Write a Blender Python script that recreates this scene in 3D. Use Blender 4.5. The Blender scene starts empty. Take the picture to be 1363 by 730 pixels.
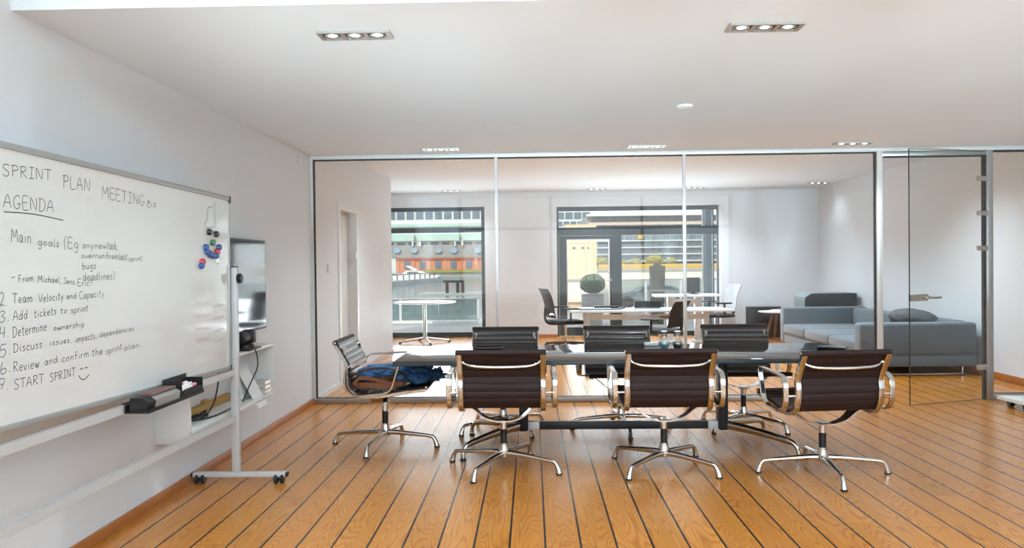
import bpy, bmesh, math, random
from mathutils import Vector, Matrix, noise
random.seed(7)
SC = bpy.context.scene
COL = SC.collection
PI = math.pi

# ------------------------------------------------------------------ camera
CAM_H, FPX, YAW, PITCH, ROLL = 1.3, 1055.0, 0.02486, -0.01231, -0.01101
_f = Vector((-math.sin(YAW)*math.cos(PITCH), math.cos(YAW)*math.cos(PITCH), math.sin(PITCH)))
_r0 = Vector((math.cos(YAW), math.sin(YAW), 0)); _u0 = _r0.cross(_f)
_r = _r0*math.cos(ROLL) + _u0*math.sin(ROLL); _u = _u0*math.cos(ROLL) - _r0*math.sin(ROLL)
cam = bpy.data.objects.new('camera', bpy.data.cameras.new('camera')); COL.objects.link(cam)
cam.data.sensor_width = 36.0; cam.data.lens = 36.0*FPX/1363.0
cam.data.clip_start = 0.05; cam.data.clip_end = 600
m = Matrix((( _r.x, _u.x, -_f.x), (_r.y, _u.y, -_f.y), (_r.z, _u.z, -_f.z))).to_4x4()
m.translation = (0, 0, CAM_H); cam.matrix_world = m
SC.camera = cam

def P(px, py, X=None, Y=None, Z=None):
    """point of the room seen at a pixel of the 1363x730 photo, on a plane X=, Y= or Z="""
    d = _f + _r*((px-681.5)/FPX) - _u*((py-365.0)/FPX)
    t = X/d.x if X is not None else Y/d.y if Y is not None else (Z-CAM_H)/d.z
    return Vector((d.x*t, d.y*t, CAM_H + d.z*t))

# ------------------------------------------------------------------ world, sun, light, exposure
SC.view_settings.view_transform = 'Standard'; SC.view_settings.look = 'None'
SC.view_settings.gamma = 1.0; SC.view_settings.use_curve_mapping = False
SC.view_settings.exposure = 0.52
W = bpy.data.worlds.new('sky'); SC.world = W; W.use_nodes = True
nt = W.node_tree; nt.nodes.clear()
_o = nt.nodes.new('ShaderNodeOutputWorld'); _b = nt.nodes.new('ShaderNodeBackground')
_tc = nt.nodes.new('ShaderNodeTexCoord'); _sx = nt.nodes.new('ShaderNodeSeparateXYZ'); _rp = nt.nodes.new('ShaderNodeValToRGB')
nt.links.new(_tc.outputs['Generated'], _sx.inputs[0]); nt.links.new(_sx.outputs['Z'], _rp.inputs[0])
_rp.color_ramp.elements[0].position = 0.0; _rp.color_ramp.elements[0].color = (0.93, 0.95, 0.96, 1)
_rp.color_ramp.elements[1].position = 0.6; _rp.color_ramp.elements[1].color = (0.70, 0.82, 1.0, 1)
nt.links.new(_rp.outputs[0], _b.inputs[0]); nt.links.new(_b.outputs[0], _o.inputs[0])
_b.inputs[1].default_value = 1.05

UPC = (0.65, 0.88, 1.0)
def add_light(name, kind, loc, rot, energy, color=(1, 1, 1), **kw):
    l = bpy.data.lights.new(name, kind); l.energy = energy; l.color = color
    for k, v in kw.items(): setattr(l, k, v)
    o = bpy.data.objects.new(name, l); o.location = loc; o.rotation_euler = rot; COL.objects.link(o); return o
add_light('sun', 'SUN', (0, -20, 30), (math.radians(52), 0, math.radians(-24)), 1.8, (1.0, 0.95, 0.86), angle=0.01)
# daylight through the windows in the wall behind the camera: sky
add_light('rear_window_sky', 'AREA', (1.4, -2.55, 1.7), (math.radians(90), 0, 0), 45, (0.80, 0.92, 1.0), shape='RECTANGLE', size=5.8, size_y=2.1)
# unseen fill spots added behind the camera, aimed at the ceiling
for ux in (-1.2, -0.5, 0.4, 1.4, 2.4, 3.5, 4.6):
    add_light('ceiling_fill_spot', 'SPOT', (ux, -1.2, 0.25), (math.radians(90+18), 0, 0), 680, UPC, spot_size=math.radians(30), spot_blend=1.0, shadow_soft_size=0.05)
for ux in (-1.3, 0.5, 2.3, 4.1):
    add_light('high_ceiling_fill_spot', 'SPOT', (ux, -0.9, 0.6), (math.radians(180), 0, 0), 500, UPC, spot_size=math.radians(120), spot_blend=0.6, shadow_soft_size=0.05)
# upward fill added inside the two far windows, then their sky light
add_light('far_window_upward_fill', 'AREA', (1.9, 13.95, 0.45), (math.radians(-130), 0, 0), 26, (0.84, 0.94, 1.0), shape='RECTANGLE', size=2.6, size_y=0.7, spread=math.radians(120))
add_light('far_side_window_upward_fill', 'AREA', (-1.75, 13.95, 0.45), (math.radians(-130), 0, 0), 17, (0.84, 0.94, 1.0), shape='RECTANGLE', size=1.6, size_y=0.7, spread=math.radians(120))

add_light('far_window_sky', 'AREA', (1.9, 14.5, 1.2), (math.radians(-90), 0, 0), 24, (0.84, 0.94, 1.0), shape='RECTANGLE', size=2.7, size_y=2.0)
add_light('far_side_window_sky', 'AREA', (-1.7, 14.5, 1.2), (math.radians(-90), 0, 0), 14, (0.84, 0.94, 1.0), shape='RECTANGLE', size=1.6, size_y=2.0)
# fill spots added at the rear ceiling; the first is a hidden downlight
for lx, ly in ((3.9, 8.7), (3.0, 9.4), (1.3, 9.2), (-0.7, 9.2), (2.9, 11.3), (0.9, 11.3), (3.4, 12.6)):
    add_light('rear_downlight_and_fill', 'SPOT', (lx, ly, 2.55), (0, 0, 0), 115, (0.72, 0.88, 1.0), spot_size=math.radians(140), spot_blend=0.9, shadow_soft_size=0.08)

# ------------------------------------------------------------------ materials
def srgb(r, g, b):
    f = lambda c: (c/255/12.92) if c/255 <= 0.04045 else ((c/255+0.055)/1.055)**2.4
    return (f(r), f(g), f(b), 1.0)
def mat(name, col, rough=0.5, metal=0.0, spec=0.5, coat=0.0, coat_rough=0.1, ior=1.5, bump=None, vary=None, sheen=0.0):
    M = bpy.data.materials.new(name); M.use_nodes = True; t = M.node_tree; b = t.nodes['Principled BSDF']
    b.inputs['Base Color'].default_value = col; b.inputs['Roughness'].default_value = rough
    b.inputs['Metallic'].default_value = metal; b.inputs['Specular IOR Level'].default_value = spec
    b.inputs['Coat Weight'].default_value = coat; b.inputs['Coat Roughness'].default_value = coat_rough
    b.inputs['IOR'].default_value = ior; b.inputs['Sheen Weight'].default_value = sheen
    if bump or vary:
        tc = t.nodes.new('ShaderNodeTexCoord'); n = t.nodes.new('ShaderNodeTexNoise')
        sc = (bump or vary)[0]; n.inputs['Scale'].default_value = sc; n.inputs['Detail'].default_value = 4
        t.links.new(tc.outputs['Object'], n.inputs['Vector'])
        if bump:
            bp = t.nodes.new('ShaderNodeBump'); bp.inputs['Strength'].default_value = bump[1]; bp.inputs['Distance'].default_value = 0.01
            t.links.new(n.outputs['Fac'], bp.inputs['Height']); t.links.new(bp.outputs[0], b.inputs['Normal'])
        if vary:
            mx = t.nodes.new('ShaderNodeMix'); mx.data_type = 'RGBA'; v = vary[1]
            mx.inputs['A'].default_value = tuple(c*(1-v) for c in col[:3])+(1,); mx.inputs['B'].default_value = tuple(min(1, c*(1+v)) for c in col[:3])+(1,)
            t.links.new(n.outputs['Fac'], mx.inputs['Factor']); t.links.new(mx.outputs['Result'], b.inputs['Base Color'])
    return M
def glass_mat(name, tint, base=0.04, power=5.0, rough=0.0):
    M = bpy.data.materials.new(name); M.use_nodes = True; t = M.node_tree; t.nodes.clear()
    o = t.nodes.new('ShaderNodeOutputMaterial'); mx = t.nodes.new('ShaderNodeMixShader')
    tr = t.nodes.new('ShaderNodeBsdfTransparent'); tr.inputs[0].default_value = tint
    gl = t.nodes.new('ShaderNodeBsdfGlossy'); gl.inputs['Roughness'].default_value = rough; gl.inputs[0].default_value = (1, 1, 1, 1)
    lw = t.nodes.new('ShaderNodeLayerWeight'); lw.inputs['Blend'].default_value = 0.5
    pw = t.nodes.new('ShaderNodeMath'); pw.operation = 'POWER'; pw.inputs[1].default_value = power
    ma = t.nodes.new('ShaderNodeMath'); ma.operation = 'MULTIPLY_ADD'; ma.inputs[1].default_value = 1-base; ma.inputs[2].default_value = base
    t.links.new(lw.outputs['Facing'], pw.inputs[0]); t.links.new(pw.outputs[0], ma.inputs[0]); t.links.new(ma.outputs[0], mx.inputs[0])
    t.links.new(tr.outputs[0], mx.inputs[1]); t.links.new(gl.outputs[0], mx.inputs[2]); t.links.new(mx.outputs[0], o.inputs[0])
    return M
def emis(name, col, s):
    M = bpy.data.materials.new(name); M.use_nodes = True; b = M.node_tree.nodes['Principled BSDF']
    b.inputs['Base Color'].default_value = (0.8, 0.8, 0.8, 1); b.inputs['Emission Color'].default_value = col; b.inputs['Emission Strength'].default_value = s
    return M
def floor_mat(name, pw, p0):
    M = bpy.data.materials.new(name); M.use_nodes = True; t = M.node_tree; b = t.nodes['Principled BSDF']; N = t.nodes.new; L = t.links.new
    def math_(op, a, bb=None, c=None):
        n = N('ShaderNodeMath'); n.operation = op
        for i, v in enumerate((a, bb, c)):
            if v is None: continue
            if isinstance(v, (int, float)): n.inputs[i].default_value = v
            else: L(v, n.inputs[i])
        return n.outputs[0]
    tc = N('ShaderNodeTexCoord'); s = N('ShaderNodeSeparateXYZ'); L(tc.outputs['Object'], s.inputs[0])
    q = math_('DIVIDE', math_('SUBTRACT', s.outputs['X'], p0), pw)
    idx = math_('FLOOR', q); fr = math_('FRACT', q)
    wn = N('ShaderNodeTexWhiteNoise'); wn.noise_dimensions = '1D'; L(idx, wn.inputs['W'])
    yy = math_('ADD', s.outputs['Y'], math_('MULTIPLY', wn.outputs['Value'], 37.0))
    yq = math_('DIVIDE', yy, 2.6); bi = math_('FLOOR', yq)
    wn2 = N('ShaderNodeTexWhiteNoise'); wn2.noise_dimensions = '2D'; cb0 = N('ShaderNodeCombineXYZ'); L(idx, cb0.inputs[0]); L(bi, cb0.inputs[1]); L(cb0.outputs[0], wn2.inputs['Vector'])
    # cathedral grain: contour lines of a stretched noise
    cb = N('ShaderNodeCombineXYZ'); L(math_('MULTIPLY', fr, 0.62), cb.inputs[0]); L(math_('MULTIPLY', yy, 0.42), cb.inputs[1]); L(math_('MULTIPLY', wn2.outputs['Value'], 50.0), cb.inputs[2])
    n1 = N('ShaderNodeTexNoise'); n1.inputs['Scale'].default_value = 1.7; n1.inputs['Detail'].default_value = 1.5; L(cb.outputs[0], n1.inputs['Vector'])
    cont = math_('FRACT', math_('MULTIPLY', n1.outputs['Fac'], 34.0))
    line = math_('POWER', math_('ABSOLUTE', math_('SUBTRACT', math_('MULTIPLY', cont, 2.0), 1.0)), 3.0)
    cb2 = N('ShaderNodeCombineXYZ'); L(math_('MULTIPLY', fr, 30.0), cb2.inputs[0]); L(math_('MULTIPLY', yy, 1.6), cb2.inputs[1]); L(wn2.outputs['Value'], cb2.inputs[2])
    n2 = N('ShaderNodeTexNoise'); n2.inputs['Scale'].default_value = 1.6; n2.inputs['Detail'].default_value = 3; L(cb2.outputs[0], n2.inputs['Vector'])
    g = math_('ADD', math_('MULTIPLY', line, 0.5), math_('MULTIPLY', n2.outputs['Fac'], 0.55))
    r = N('ShaderNodeValToRGB'); L(g, r.inputs[0])
    r.color_ramp.elements[0].position = 0.15; r.color_ramp.elements[0].color = FLOOR_LIGHT
    r.color_ramp.elements[1].position = 0.95; r.color_ramp.elements[1].color = FLOOR_DARK
    hv = N('ShaderNodeHueSaturation'); L(r.outputs[0], hv.inputs['Color'])
    L(math_('MULTIPLY_ADD', wn2.outputs['Value'], 0.13, 0.94), hv.inputs['Value']); L(math_('MULTIPLY_ADD', wn.outputs['Value'], 0.003, 0.5), hv.inputs['Hue'])
    seam = math_('LESS_THAN', math_('ABSOLUTE', math_('SUBTRACT', math_('FRACT', math_('ADD', q, 0.5)), 0.5)), 0.032)
    butt = math_('LESS_THAN', math_('FRACT', yq), 0.0016)
    dark = math_('MAXIMUM', seam, math_('MULTIPLY', butt, 0.5))
    mx = N('ShaderNodeMix'); mx.data_type = 'RGBA'; L(dark, mx.inputs['Factor']); L(hv.outputs[0], mx.inputs['A']); mx.inputs['B'].default_value = (0.018, 0.014, 0.012, 1)
    L(mx.outputs['Result'], b.inputs['Base Color'])
    b.inputs['Roughness'].default_value = 0.23; b.inputs['IOR'].default_value = 1.5
    bp = N('ShaderNodeBump'); bp.inputs['Strength'].default_value = 0.12; bp.inputs['Distance'].default_value = 0.002; bp.invert = True
    L(math_('ADD', g, math_('MULTIPLY', seam, 1.5)), bp.inputs['Height']); L(bp.outputs[0], b.inputs['Normal'])
    return M
FLOOR_LIGHT = srgb(206, 136, 57); FLOOR_DARK = srgb(162, 92, 34)

M_wall = mat('white_wall_paint', srgb(224, 227, 230), 0.6, spec=0.25, bump=(90, 0.03))
M_ceil = mat('white_ceiling_paint', srgb(225, 228, 231), 0.8, spec=0.1, bump=(60, 0.03))
M_floor = floor_mat('oiled_plank_floor', 0.16471, -1.92706)
M_base = mat('baseboard_oak', srgb(176, 108, 52), 0.4, vary=(14, 0.2))
M_basew = mat('baseboard_white', srgb(220, 220, 218), 0.5)
M_alu = mat('satin_aluminium', srgb(176, 176, 175), 0.35, metal=0.7)
M_aluw = mat('pale_aluminium', srgb(214, 214, 212), 0.4, metal=0.2)
M_gasket = mat('dark_gasket', srgb(40, 40, 38), 0.6)
M_glass = glass_mat('partition_glass', (0.975, 0.979, 0.977, 1), base=0.02)
M_glassdoor = glass_mat('door_glass', (0.945, 0.96, 0.95, 1), base=0.02)
M_glassedge = mat('glass_edge_green', srgb(50, 62, 58), 0.2)
M_winglass = glass_mat('window_glass', (0.975, 0.985, 0.98, 1), base=0.03)
M_chrome = mat('polished_aluminium', srgb(214, 212, 208), 0.12, metal=1.0, vary=(3, 0.04))
M_leather = mat('dark_brown_leather', srgb(46, 31, 30), 0.55, spec=0.28, bump=(240, 0.08))
M_leatherglossy = mat('dark_brown_seat_leather', srgb(36, 26, 25), 0.34, spec=0.45, coat=0.55, coat_rough=0.22, bump=(200, 0.05))
M_black = mat('black_plastic', srgb(24, 24, 25), 0.45)
M_blackm = mat('black_metal', srgb(30, 33, 37), 0.38, metal=0.2)
M_table = mat('table_black_laminate', srgb(26, 31, 33), 0.045, spec=0.5, ior=1.62)
M_tableedge = mat('table_slate_edge', srgb(50, 62, 68), 0.3)
M_board = mat('whiteboard_enamel', srgb(216, 216, 213), 0.09, spec=0.5, ior=1.5)
M_frame = mat('whiteboard_frame_grey', srgb(160, 160, 157), 0.4, metal=0.25)
M_stand = mat('stand_white_lacquer', srgb(194, 194, 193), 0.35)
M_ink = mat('marker_ink', srgb(96, 94, 98), 0.7)
M_inkpale = mat('marker_ink_faded', srgb(160, 158, 158), 0.7)
M_inkred = mat('marker_ink_faded_red', srgb(190, 158, 156), 0.7)
M_white = mat('white_laminate', srgb(226, 226, 224), 0.4)
M_paper = mat('paper', srgb(232, 232, 230), 0.8)
M_screen = mat('tv_screen', srgb(12, 15, 17), 0.06, ior=1.6)
M_sofa = mat('grey_blue_wool', srgb(94, 104, 112), 0.9, sheen=0.3, bump=(160, 0.2), vary=(220, 0.08))
M_pillow = mat('grey_pillow_cloth', srgb(92, 94, 94), 0.9, bump=(100, 0.2))
M_darkframe = mat('anthracite_window_frame', srgb(46, 58, 62), 0.4)
M_steelblue = mat('steel_blue_paint', srgb(96, 112, 124), 0.5)
M_wood = mat('walnut', srgb(112, 78, 58), 0.5, vary=(20, 0.25))
M_spot = emis('lamp_bulb', (1.0, 0.98, 0.93, 1), 9.0)
M_cavity = mat('lamp_cavity', srgb(70, 66, 62), 0.5)
M_nickel = mat('brushed_nickel', srgb(188, 184, 178), 0.35, metal=0.8)

# ------------------------------------------------------------------ mesh helpers
def box(bm, x0, x1, y0, y1, z0, z1, r=0.0, seg=2):
    vs = [bm.verts.new((x, y, z)) for x in (x0, x1) for y in (y0, y1) for z in (z0, z1)]
    fs = [bm.faces.new([vs[i] for i in q]) for q in ((0, 1, 3, 2), (4, 6, 7, 5), (0, 4, 5, 1), (2, 3, 7, 6), (0, 2, 6, 4), (1, 5, 7, 3))]
    if r > 0:
        es = list({e for f in fs for e in f.edges})
        bmesh.ops.bevel(bm, geom=es, offset=r, segments=seg, affect='EDGES', profile=0.5)
def ring_sweep(bm, rings, closed=False, caps=True):
    vr = [[bm.verts.new(p) for p in r] for r in rings]; n = len(vr[0]); k = len(vr)
    for i in range(k if closed else k-1):
        a, b = vr[i], vr[(i+1) % k]
        for j in range(n): bm.faces.new((a[j], a[(j+1) % n], b[(j+1) % n], b[j]))
    if caps and not closed:
        bm.faces.new(list(reversed(vr[0]))); bm.faces.new(vr[-1])
def catmull(pts, n=6, closed=False):
    pts = [Vector(p) for p in pts]; out = []; k = len(pts)
    for i in range(k if closed else k-1):
        if closed: p0, p1, p2, p3 = pts[i-1], pts[i], pts[(i+1) % k], pts[(i+2) % k]
        else: p0, p1, p2, p3 = pts[max(i-1, 0)], pts[i], pts[i+1], pts[min(i+2, k-1)]
        for j in range(n):
            t = j/n
            out.append(0.5*((2*p1)+(p2-p0)*t+(2*p0-5*p1+4*p2-p3)*t*t+(3*p1-p0-3*p2+p3)*t**3))
    if not closed: out.append(pts[-1])
    return out
def sweep(bm, pts, sec, side=None, closed=False, scale=None):
    """sweep a section (a along side axis, b along the in-plane normal) along pts"""
    pts = [Vector(p) for p in pts]; k = len(pts); rings = []; s = None
    for i, p in enumerate(pts):
        a = pts[i-1] if (i > 0 or closed) else p; b = pts[(i+1) % k] if (i < k-1 or closed) else p
        t = (b-a).normalized()
        if side is not None: s = Vector(side); s = (s - t*s.dot(t)).normalized()
        elif s is None:
            h = Vector((0, 0, 1)) if abs(t.z) < 0.9 else Vector((1, 0, 0)); s = t.cross(h).normalized()
        else: s = (s - t*s.dot(t)).normalized()
        n = s.cross(t)
        f = scale(i/(k-1)) if scale else 1.0
        fa, fb = f if isinstance(f, tuple) else (f, f)
        rings.append([p + s*(q[0]*fa) + n*(q[1]*fb) for q in sec])
    ring_sweep(bm, rings, closed)
def circ(r, n=10, ry=None): return [(r*math.cos(2*PI*i/n), (ry or r)*math.sin(2*PI*i/n)) for i in range(n)]
def tube(bm, pts, r, n=8, closed=False, side=None, scale=None): sweep(bm, pts, circ(r, n), side, closed, scale)
def lathe(bm, prof, c=(0, 0, 0), n=20, axis='Z'):
    rings = []
    for r, z in prof:
        rg = []
        for i in range(n):
            a = 2*PI*i/n; x, y = r*math.cos(a), r*math.sin(a)
            v = (x, y, z) if axis == 'Z' else (z, x, y) if axis == 'X' else (y, z, x)
            rg.append(Vector(c)+Vector(v))
        rings.append(rg)
    ring_sweep(bm, rings)
def prism(bm, poly, a0, a1, axis='Y'):
    """extrude a 2D outline; axis Y: poly is (x,z); X: (y,z); Z: (x,y)"""
    f = {'Y': lambda p, a: (p[0], a, p[1]), 'X': lambda p, a: (a, p[0], p[1]), 'Z': lambda p, a: (p[0], p[1], a)}[axis]
    ring_sweep(bm, [[f(p, a0) for p in poly], [f(p, a1) for p in poly]])
def blob(bm, c, rad, seed=0, amp=0.15, freq=2.0, sub=4, flat=None):
    r = bmesh.ops.create_icosphere(bm, subdivisions=sub, radius=1.0)
    for v in r['verts']:
        d = v.co.normalized(); k = 1 + amp*noise.noise(d*freq + Vector((seed*7.1, seed*3.3, seed))) + amp*0.5*noise.noise(d*freq*2.7 + Vector((seed, 5, 1)))
        q = Vector((d.x*rad[0]*k, d.y*rad[1]*k, d.z*rad[2]*k)) + Vector(c)
        if flat is not None and q.z < flat: q.z = flat + (q.z-flat)*0.05
        v.co = q
def mesh_from(bm, name, smooth=35):
    bmesh.ops.recalc_face_normals(bm, faces=bm.faces)
    me = bpy.data.meshes.new(name); bm.to_mesh(me); bm.free()
    if smooth:
        for p in me.polygons: p.use_smooth = True
        me.set_sharp_from_angle(angle=math.radians(smooth))
    return me
def obj(name, bm, mt, parent=None, world=False, smooth=35, label=None):
    if world and parent is not None:
        off = parent.matrix_world.translation.copy()
        q = parent
        off = Vector((0, 0, 0))
        while q is not None: off += q.location; q = q.parent
        bmesh.ops.translate(bm, verts=bm.verts, vec=-off)
    o = bpy.data.objects.new(name, mesh_from(bm, name, smooth)); COL.objects.link(o)
    for x in (mt if isinstance(mt, (list, tuple)) else [mt]): o.data.materials.append(x)
    if parent is not None: o.parent = parent
    if label: o['label'] = label
    return o
def tag(o, label, cat, group=None):
    o['label'] = label; o['category'] = cat
    if group: o['group'] = group
    return o
def thing(name, label, cat, loc=(0, 0, 0), rz=0.0, group=None):
    o = bpy.data.objects.new(name, None); COL.objects.link(o); o.location = loc; o.rotation_euler = (0, 0, rz); o.empty_display_size = 0.1
    return tag(o, label, cat, group)
def struct(name, bm=None, mt=None, loc=(0, 0, 0)):
    if bm is None:
        o = bpy.data.objects.new(name, None); COL.objects.link(o); o.location = loc
    else: o = obj(name, bm, mt)
    o['kind'] = 'structure'; return o
def copy_tree(o, parent=None):
    c = o.copy(); COL.objects.link(c)
    if parent is not None: c.parent = parent
    for ch in list(o.children): copy_tree(ch, c)
    return c
def B(*a, **k):
    bm = bmesh.new(); box(bm, *a, **k); return bm
NB = bmesh.new

# ------------------------------------------------------------------ room shell
XL, XR, YG, ZC, ZB, YF = -2.081, 5.02, 7.452, 2.342, 2.58, 14.0
struct('floor', B(-3.6, XR+0.2, -2.7, 14.4, -0.12, 0.0), M_floor)
bm = NB()
box(bm, -3.6, XR+0.2, 3.145, 7.51, ZC, 3.05)
box(bm, -3.6, XR+0.2, -2.8, 3.144, 3.05, 3.2)
box(bm, -3.6, XR+0.2, 7.511, 14.45, ZB, 2.8)
struct('ceiling', bm, M_ceil)
DY0, DY1, DZ = 8.55, 9.36, 1.93
bm = NB()
box(bm, XL-0.14, XL, -2.7, DY0, 0, 3.04); box(bm, XL-0.14, XL, DY1, 11.75, 0, ZB); box(bm, XL-0.14, XL, DY0, DY1, DZ, ZB)
struct('wall_left', bm, M_wall)
bm = NB()
box(bm, -3.5, XL-0.141, 11.6, 11.75, 0, ZB); box(bm, -3.64, -3.5, 11.6, 14.3, 0, ZB)
struct('wall_recess', bm, M_wall)
struct('wall_right', B(XR, XR+0.15, -2.7, 14.3, 0, 3.04), M_wall)
bm = NB()   # the wall behind the camera with its wide window opening
box(bm, XL, -1.6, -2.7, -2.5, 0, 3.04); box(bm, 4.4, XR, -2.7, -2.5, 0, 3.04); box(bm, -1.6, 4.4, -2.7, -2.5, 0, 0.55); box(bm, -1.6, 4.4, -2.7, -2.5, 2.8, 3.04)
struct('wall_back', bm, M_wall)
w3 = struct('window_3', loc=(1.4, -2.6, 0.55))
bm = NB()
for x in (-1.6, 0.4, 2.4, 4.34): box(bm, x, x+0.06, -2.62, -2.54, 0.55, 2.8)
box(bm, -1.54, 4.34, -2.62, -2.54, 2.05, 2.11)
obj('window_frame', bm, M_darkframe, w3, world=True)
# far wall with the two window openings
W1 = (-2.66, P(645, 306, Y=YF).x, 0.0, 2.33); W2 = (P(741, 306, Y=YF).x, P(959, 306, Y=YF).x, 0.0, 2.31)
bm = NB()
box(bm, -3.5, W1[0], YF, YF+0.28, 0, ZB); box(bm, W1[1], W2[0], YF, YF+0.28, 0, ZB); box(bm, W2[1], XR, YF, YF+0.28, 0, ZB)
box(bm, W1[0], W1[1], YF, YF+0.28, W1[3], ZB); box(bm, W2[0], W2[1], YF, YF+0.28, W2[3], ZB)
struct('wall_far', bm, M_wall)
# baseboards
struct('baseboard_left', B(XL, XL+0.016, -2.5, 7.418, 0, 0.055, r=0.004), M_base)
bm = NB(); box(bm, XL, XL+0.014, 7.5, DY0-0.08, 0, 0.05)
struct('baseboard_left_rear', bm, M_basew)
struct('baseboard_left_far', B(XL, XL+0.016, DY1+0.08, 11.75, 0, 0.055, r=0.004), M_base)
struct('baseboard_right', B(XR-0.018, XR, 7.52, YF, 0, 0.075, r=0.004), M_base)
struct('baseboard_right_front', B(XR-0.018, XR, -2.5, 7.4, 0, 0.075, r=0.004), M_base)
bm = NB(); box(bm, W1[1], W2[0], YF-0.016, YF, 0, 0.055); box(bm, W2[1], XR-0.019, YF-0.016, YF, 0, 0.055)
struct('baseboard_far', bm, M_base)

# ------------------------------------------------------------------ glass partition
pt = struct('wall_partition', loc=(1.4, YG, 0))
XD0, XD1 = 3.225, 4.19      # door opening
PX = [XL+0.03, -0.325, 1.432, 3.19]
bm = NB()
box(bm, XL+0.001, XR-0.001, YG-0.035, YG+0.035, 2.305, ZC-0.001, r=0.004)
obj('top_rail', bm, M_aluw, pt, world=True)
bm = NB(); box(bm, XL+0.017, 3.198, YG-0.035, YG+0.035, 0, 0.05, r=0.004)
obj('bottom_rail', bm, M_alu, pt, world=True)
bm = NB(); box(bm, 4.256, XR-0.02, YG-0.035, YG+0.035, 0, 0.05, r=0.004)
obj('bottom_rail', bm, M_alu, pt, world=True)
obj('end_post', B(XL+0.001, XL+0.03, YG-0.035, YG+0.035, 0.05, 2.305), M_aluw, pt, world=True)
obj('door_post', B(3.199, 3.25, YG-0.04, YG+0.04, 0, 2.305, r=0.004), M_aluw, pt, world=True)
obj('door_post', B(4.195, 4.256, YG-0.04, YG+0.04, 0, 2.305, r=0.004), M_alu, pt, world=True)
obj('door_header', B(3.25, 4.195, YG-0.04, YG+0.04, 2.262, 2.30, r=0.003), M_alu, pt, world=True)
bm = NB()
box(bm, XL+0.03, 3.199, YG-0.012, YG+0.012, 2.293, 2.305); box(bm, 4.256, XR-0.001, YG-0.012, YG+0.012, 2.288, 2.305)
box(bm, XL+0.03, XL+0.042, YG-0.012, YG+0.012, 0.05, 2.293); box(bm, 3.184, 3.198, YG-0.012, YG+0.012, 0.05, 2.293)
box(bm, XL+0.042, 3.184, YG-0.012, YG+0.012, 0.05, 0.055); box(bm, 4.256, XR-0.001, YG-0.012, YG+0.012, 0.05, 0.056)
box(bm, 3.25, 4.195, YG-0.02, YG+0.02, 2.25, 2.262); box(bm, 4.178, 4.195, YG-0.02, YG+0.02, 0.0, 2.25)
obj('gasket', bm, M_gasket, pt, world=True)
for i in range(3):
    x0 = PX[i]+(0.016 if i else 0.012); x1 = PX[i+1]-(0.016 if i < 2 else 0.006)
    obj('glass_pane', B(x0, x1, YG-0.006, YG+0.006, 0.055, 2.293), M_glass, pt, world=True, smooth=0)
obj('glass_pane', B(4.256, XR-0.002, YG-0.006, YG+0.006, 0.056, 2.288), M_glass, pt, world=True, smooth=0)
for x in PX[1:3]:
    obj('glazing_bar', B(x-0.015, x+0.015, YG-0.014, YG+0.014, 0.05, 2.305, r=0.003), M_aluw, pt, world=True)
# the open glass door
hinge = Vector((4.186, YG-0.05, 0)); free = Vector((3.345, 7.105, 0)); dl = (free-hinge); dlen = dl.length
d1 = struct('door_1', loc=hinge); d1.rotation_euler = (0, 0, math.atan2(dl.y, dl.x))
leaf = obj('door_leaf', B(0.012, dlen, -0.005, 0.005, 0.012, 2.285), M_glassdoor, d1, smooth=0)
bm = NB(); box(bm, dlen, dlen+0.004, -0.005, 0.005, 0.012, 2.285); box(bm, 0.012, dlen, -0.005, 0.005, 0.008, 0.012); box(bm, 0.012, dlen, -0.005, 0.005, 2.285, 2.289)
obj('glass_edge', bm, M_glassedge, leaf, smooth=0)
hz = [P(1303, y, Y=7.40).z for y in (238, 284, 330.5, 489)]
for z in hz:
    bm = NB(); box(bm, 0.0, 0.10, -0.02, 0.02, z-0.022, z+0.022, r=0.005)
    lathe(bm, [(0.012, z-0.026), (0.012, z+0.026)], (-0.004, 0, 0), 12)
    obj('hinge', bm, M_nickel, d1)
zh = P(1225, 396, Y=7.2).z
bm = NB(); box(bm, dlen-0.19, dlen-0.004, -0.02, 0.02, zh-0.03, zh+0.03, r=0.004)
for s in (1, -1):
    tube(bm, [(dlen-0.14, s*0.015, zh), (dlen-0.14, s*0.055, zh), (dlen-0.155, s*0.062, zh), (dlen-0.29, s*0.062, zh)], 0.011, 10)
obj('door_handle', bm, M_nickel, d1, label='brushed nickel lever handle on a square plate')
# doorway in the left wall of the rear room
d2 = struct('door_2', loc=(XL, DY0, 0))
bm = NB()
box(bm, XL-0.15, XL+0.014, DY0-0.07, DY0+0.012, 0, DZ+0.07); box(bm, XL-0.15, XL+0.014, DY1-0.012, DY1+0.07, 0, DZ+0.07)
box(bm, XL-0.15, XL+0.014, DY0+0.012, DY1-0.012, DZ-0.012, DZ+0.07)
obj('door_frame', bm, M_white, d2, world=True)
bm = NB(); box(bm, XL-0.14, XL-0.10, DY0+0.016, DY1-0.016, 0.008, DZ-0.016)
for k in range(6): box(bm, XL-0.0995, XL-0.094, DY0+0.02+k*0.129, DY0+0.140+k*0.129, 0.012, DZ-0.02, r=0.002)
lf = obj('door_leaf', bm, M_white, d2, world=True)
bm = NB(); q = P(454, 309, X=XL-0.05); box(bm, XL-0.092, XL-0.07, q.y-0.04, q.y+0.04, q.z-0.04, q.z+0.04, r=0.004)
obj('lock_plate', bm, mat('bronze_plate', srgb(120, 104, 84), 0.4, metal=0.6), lf, world=True)

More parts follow.
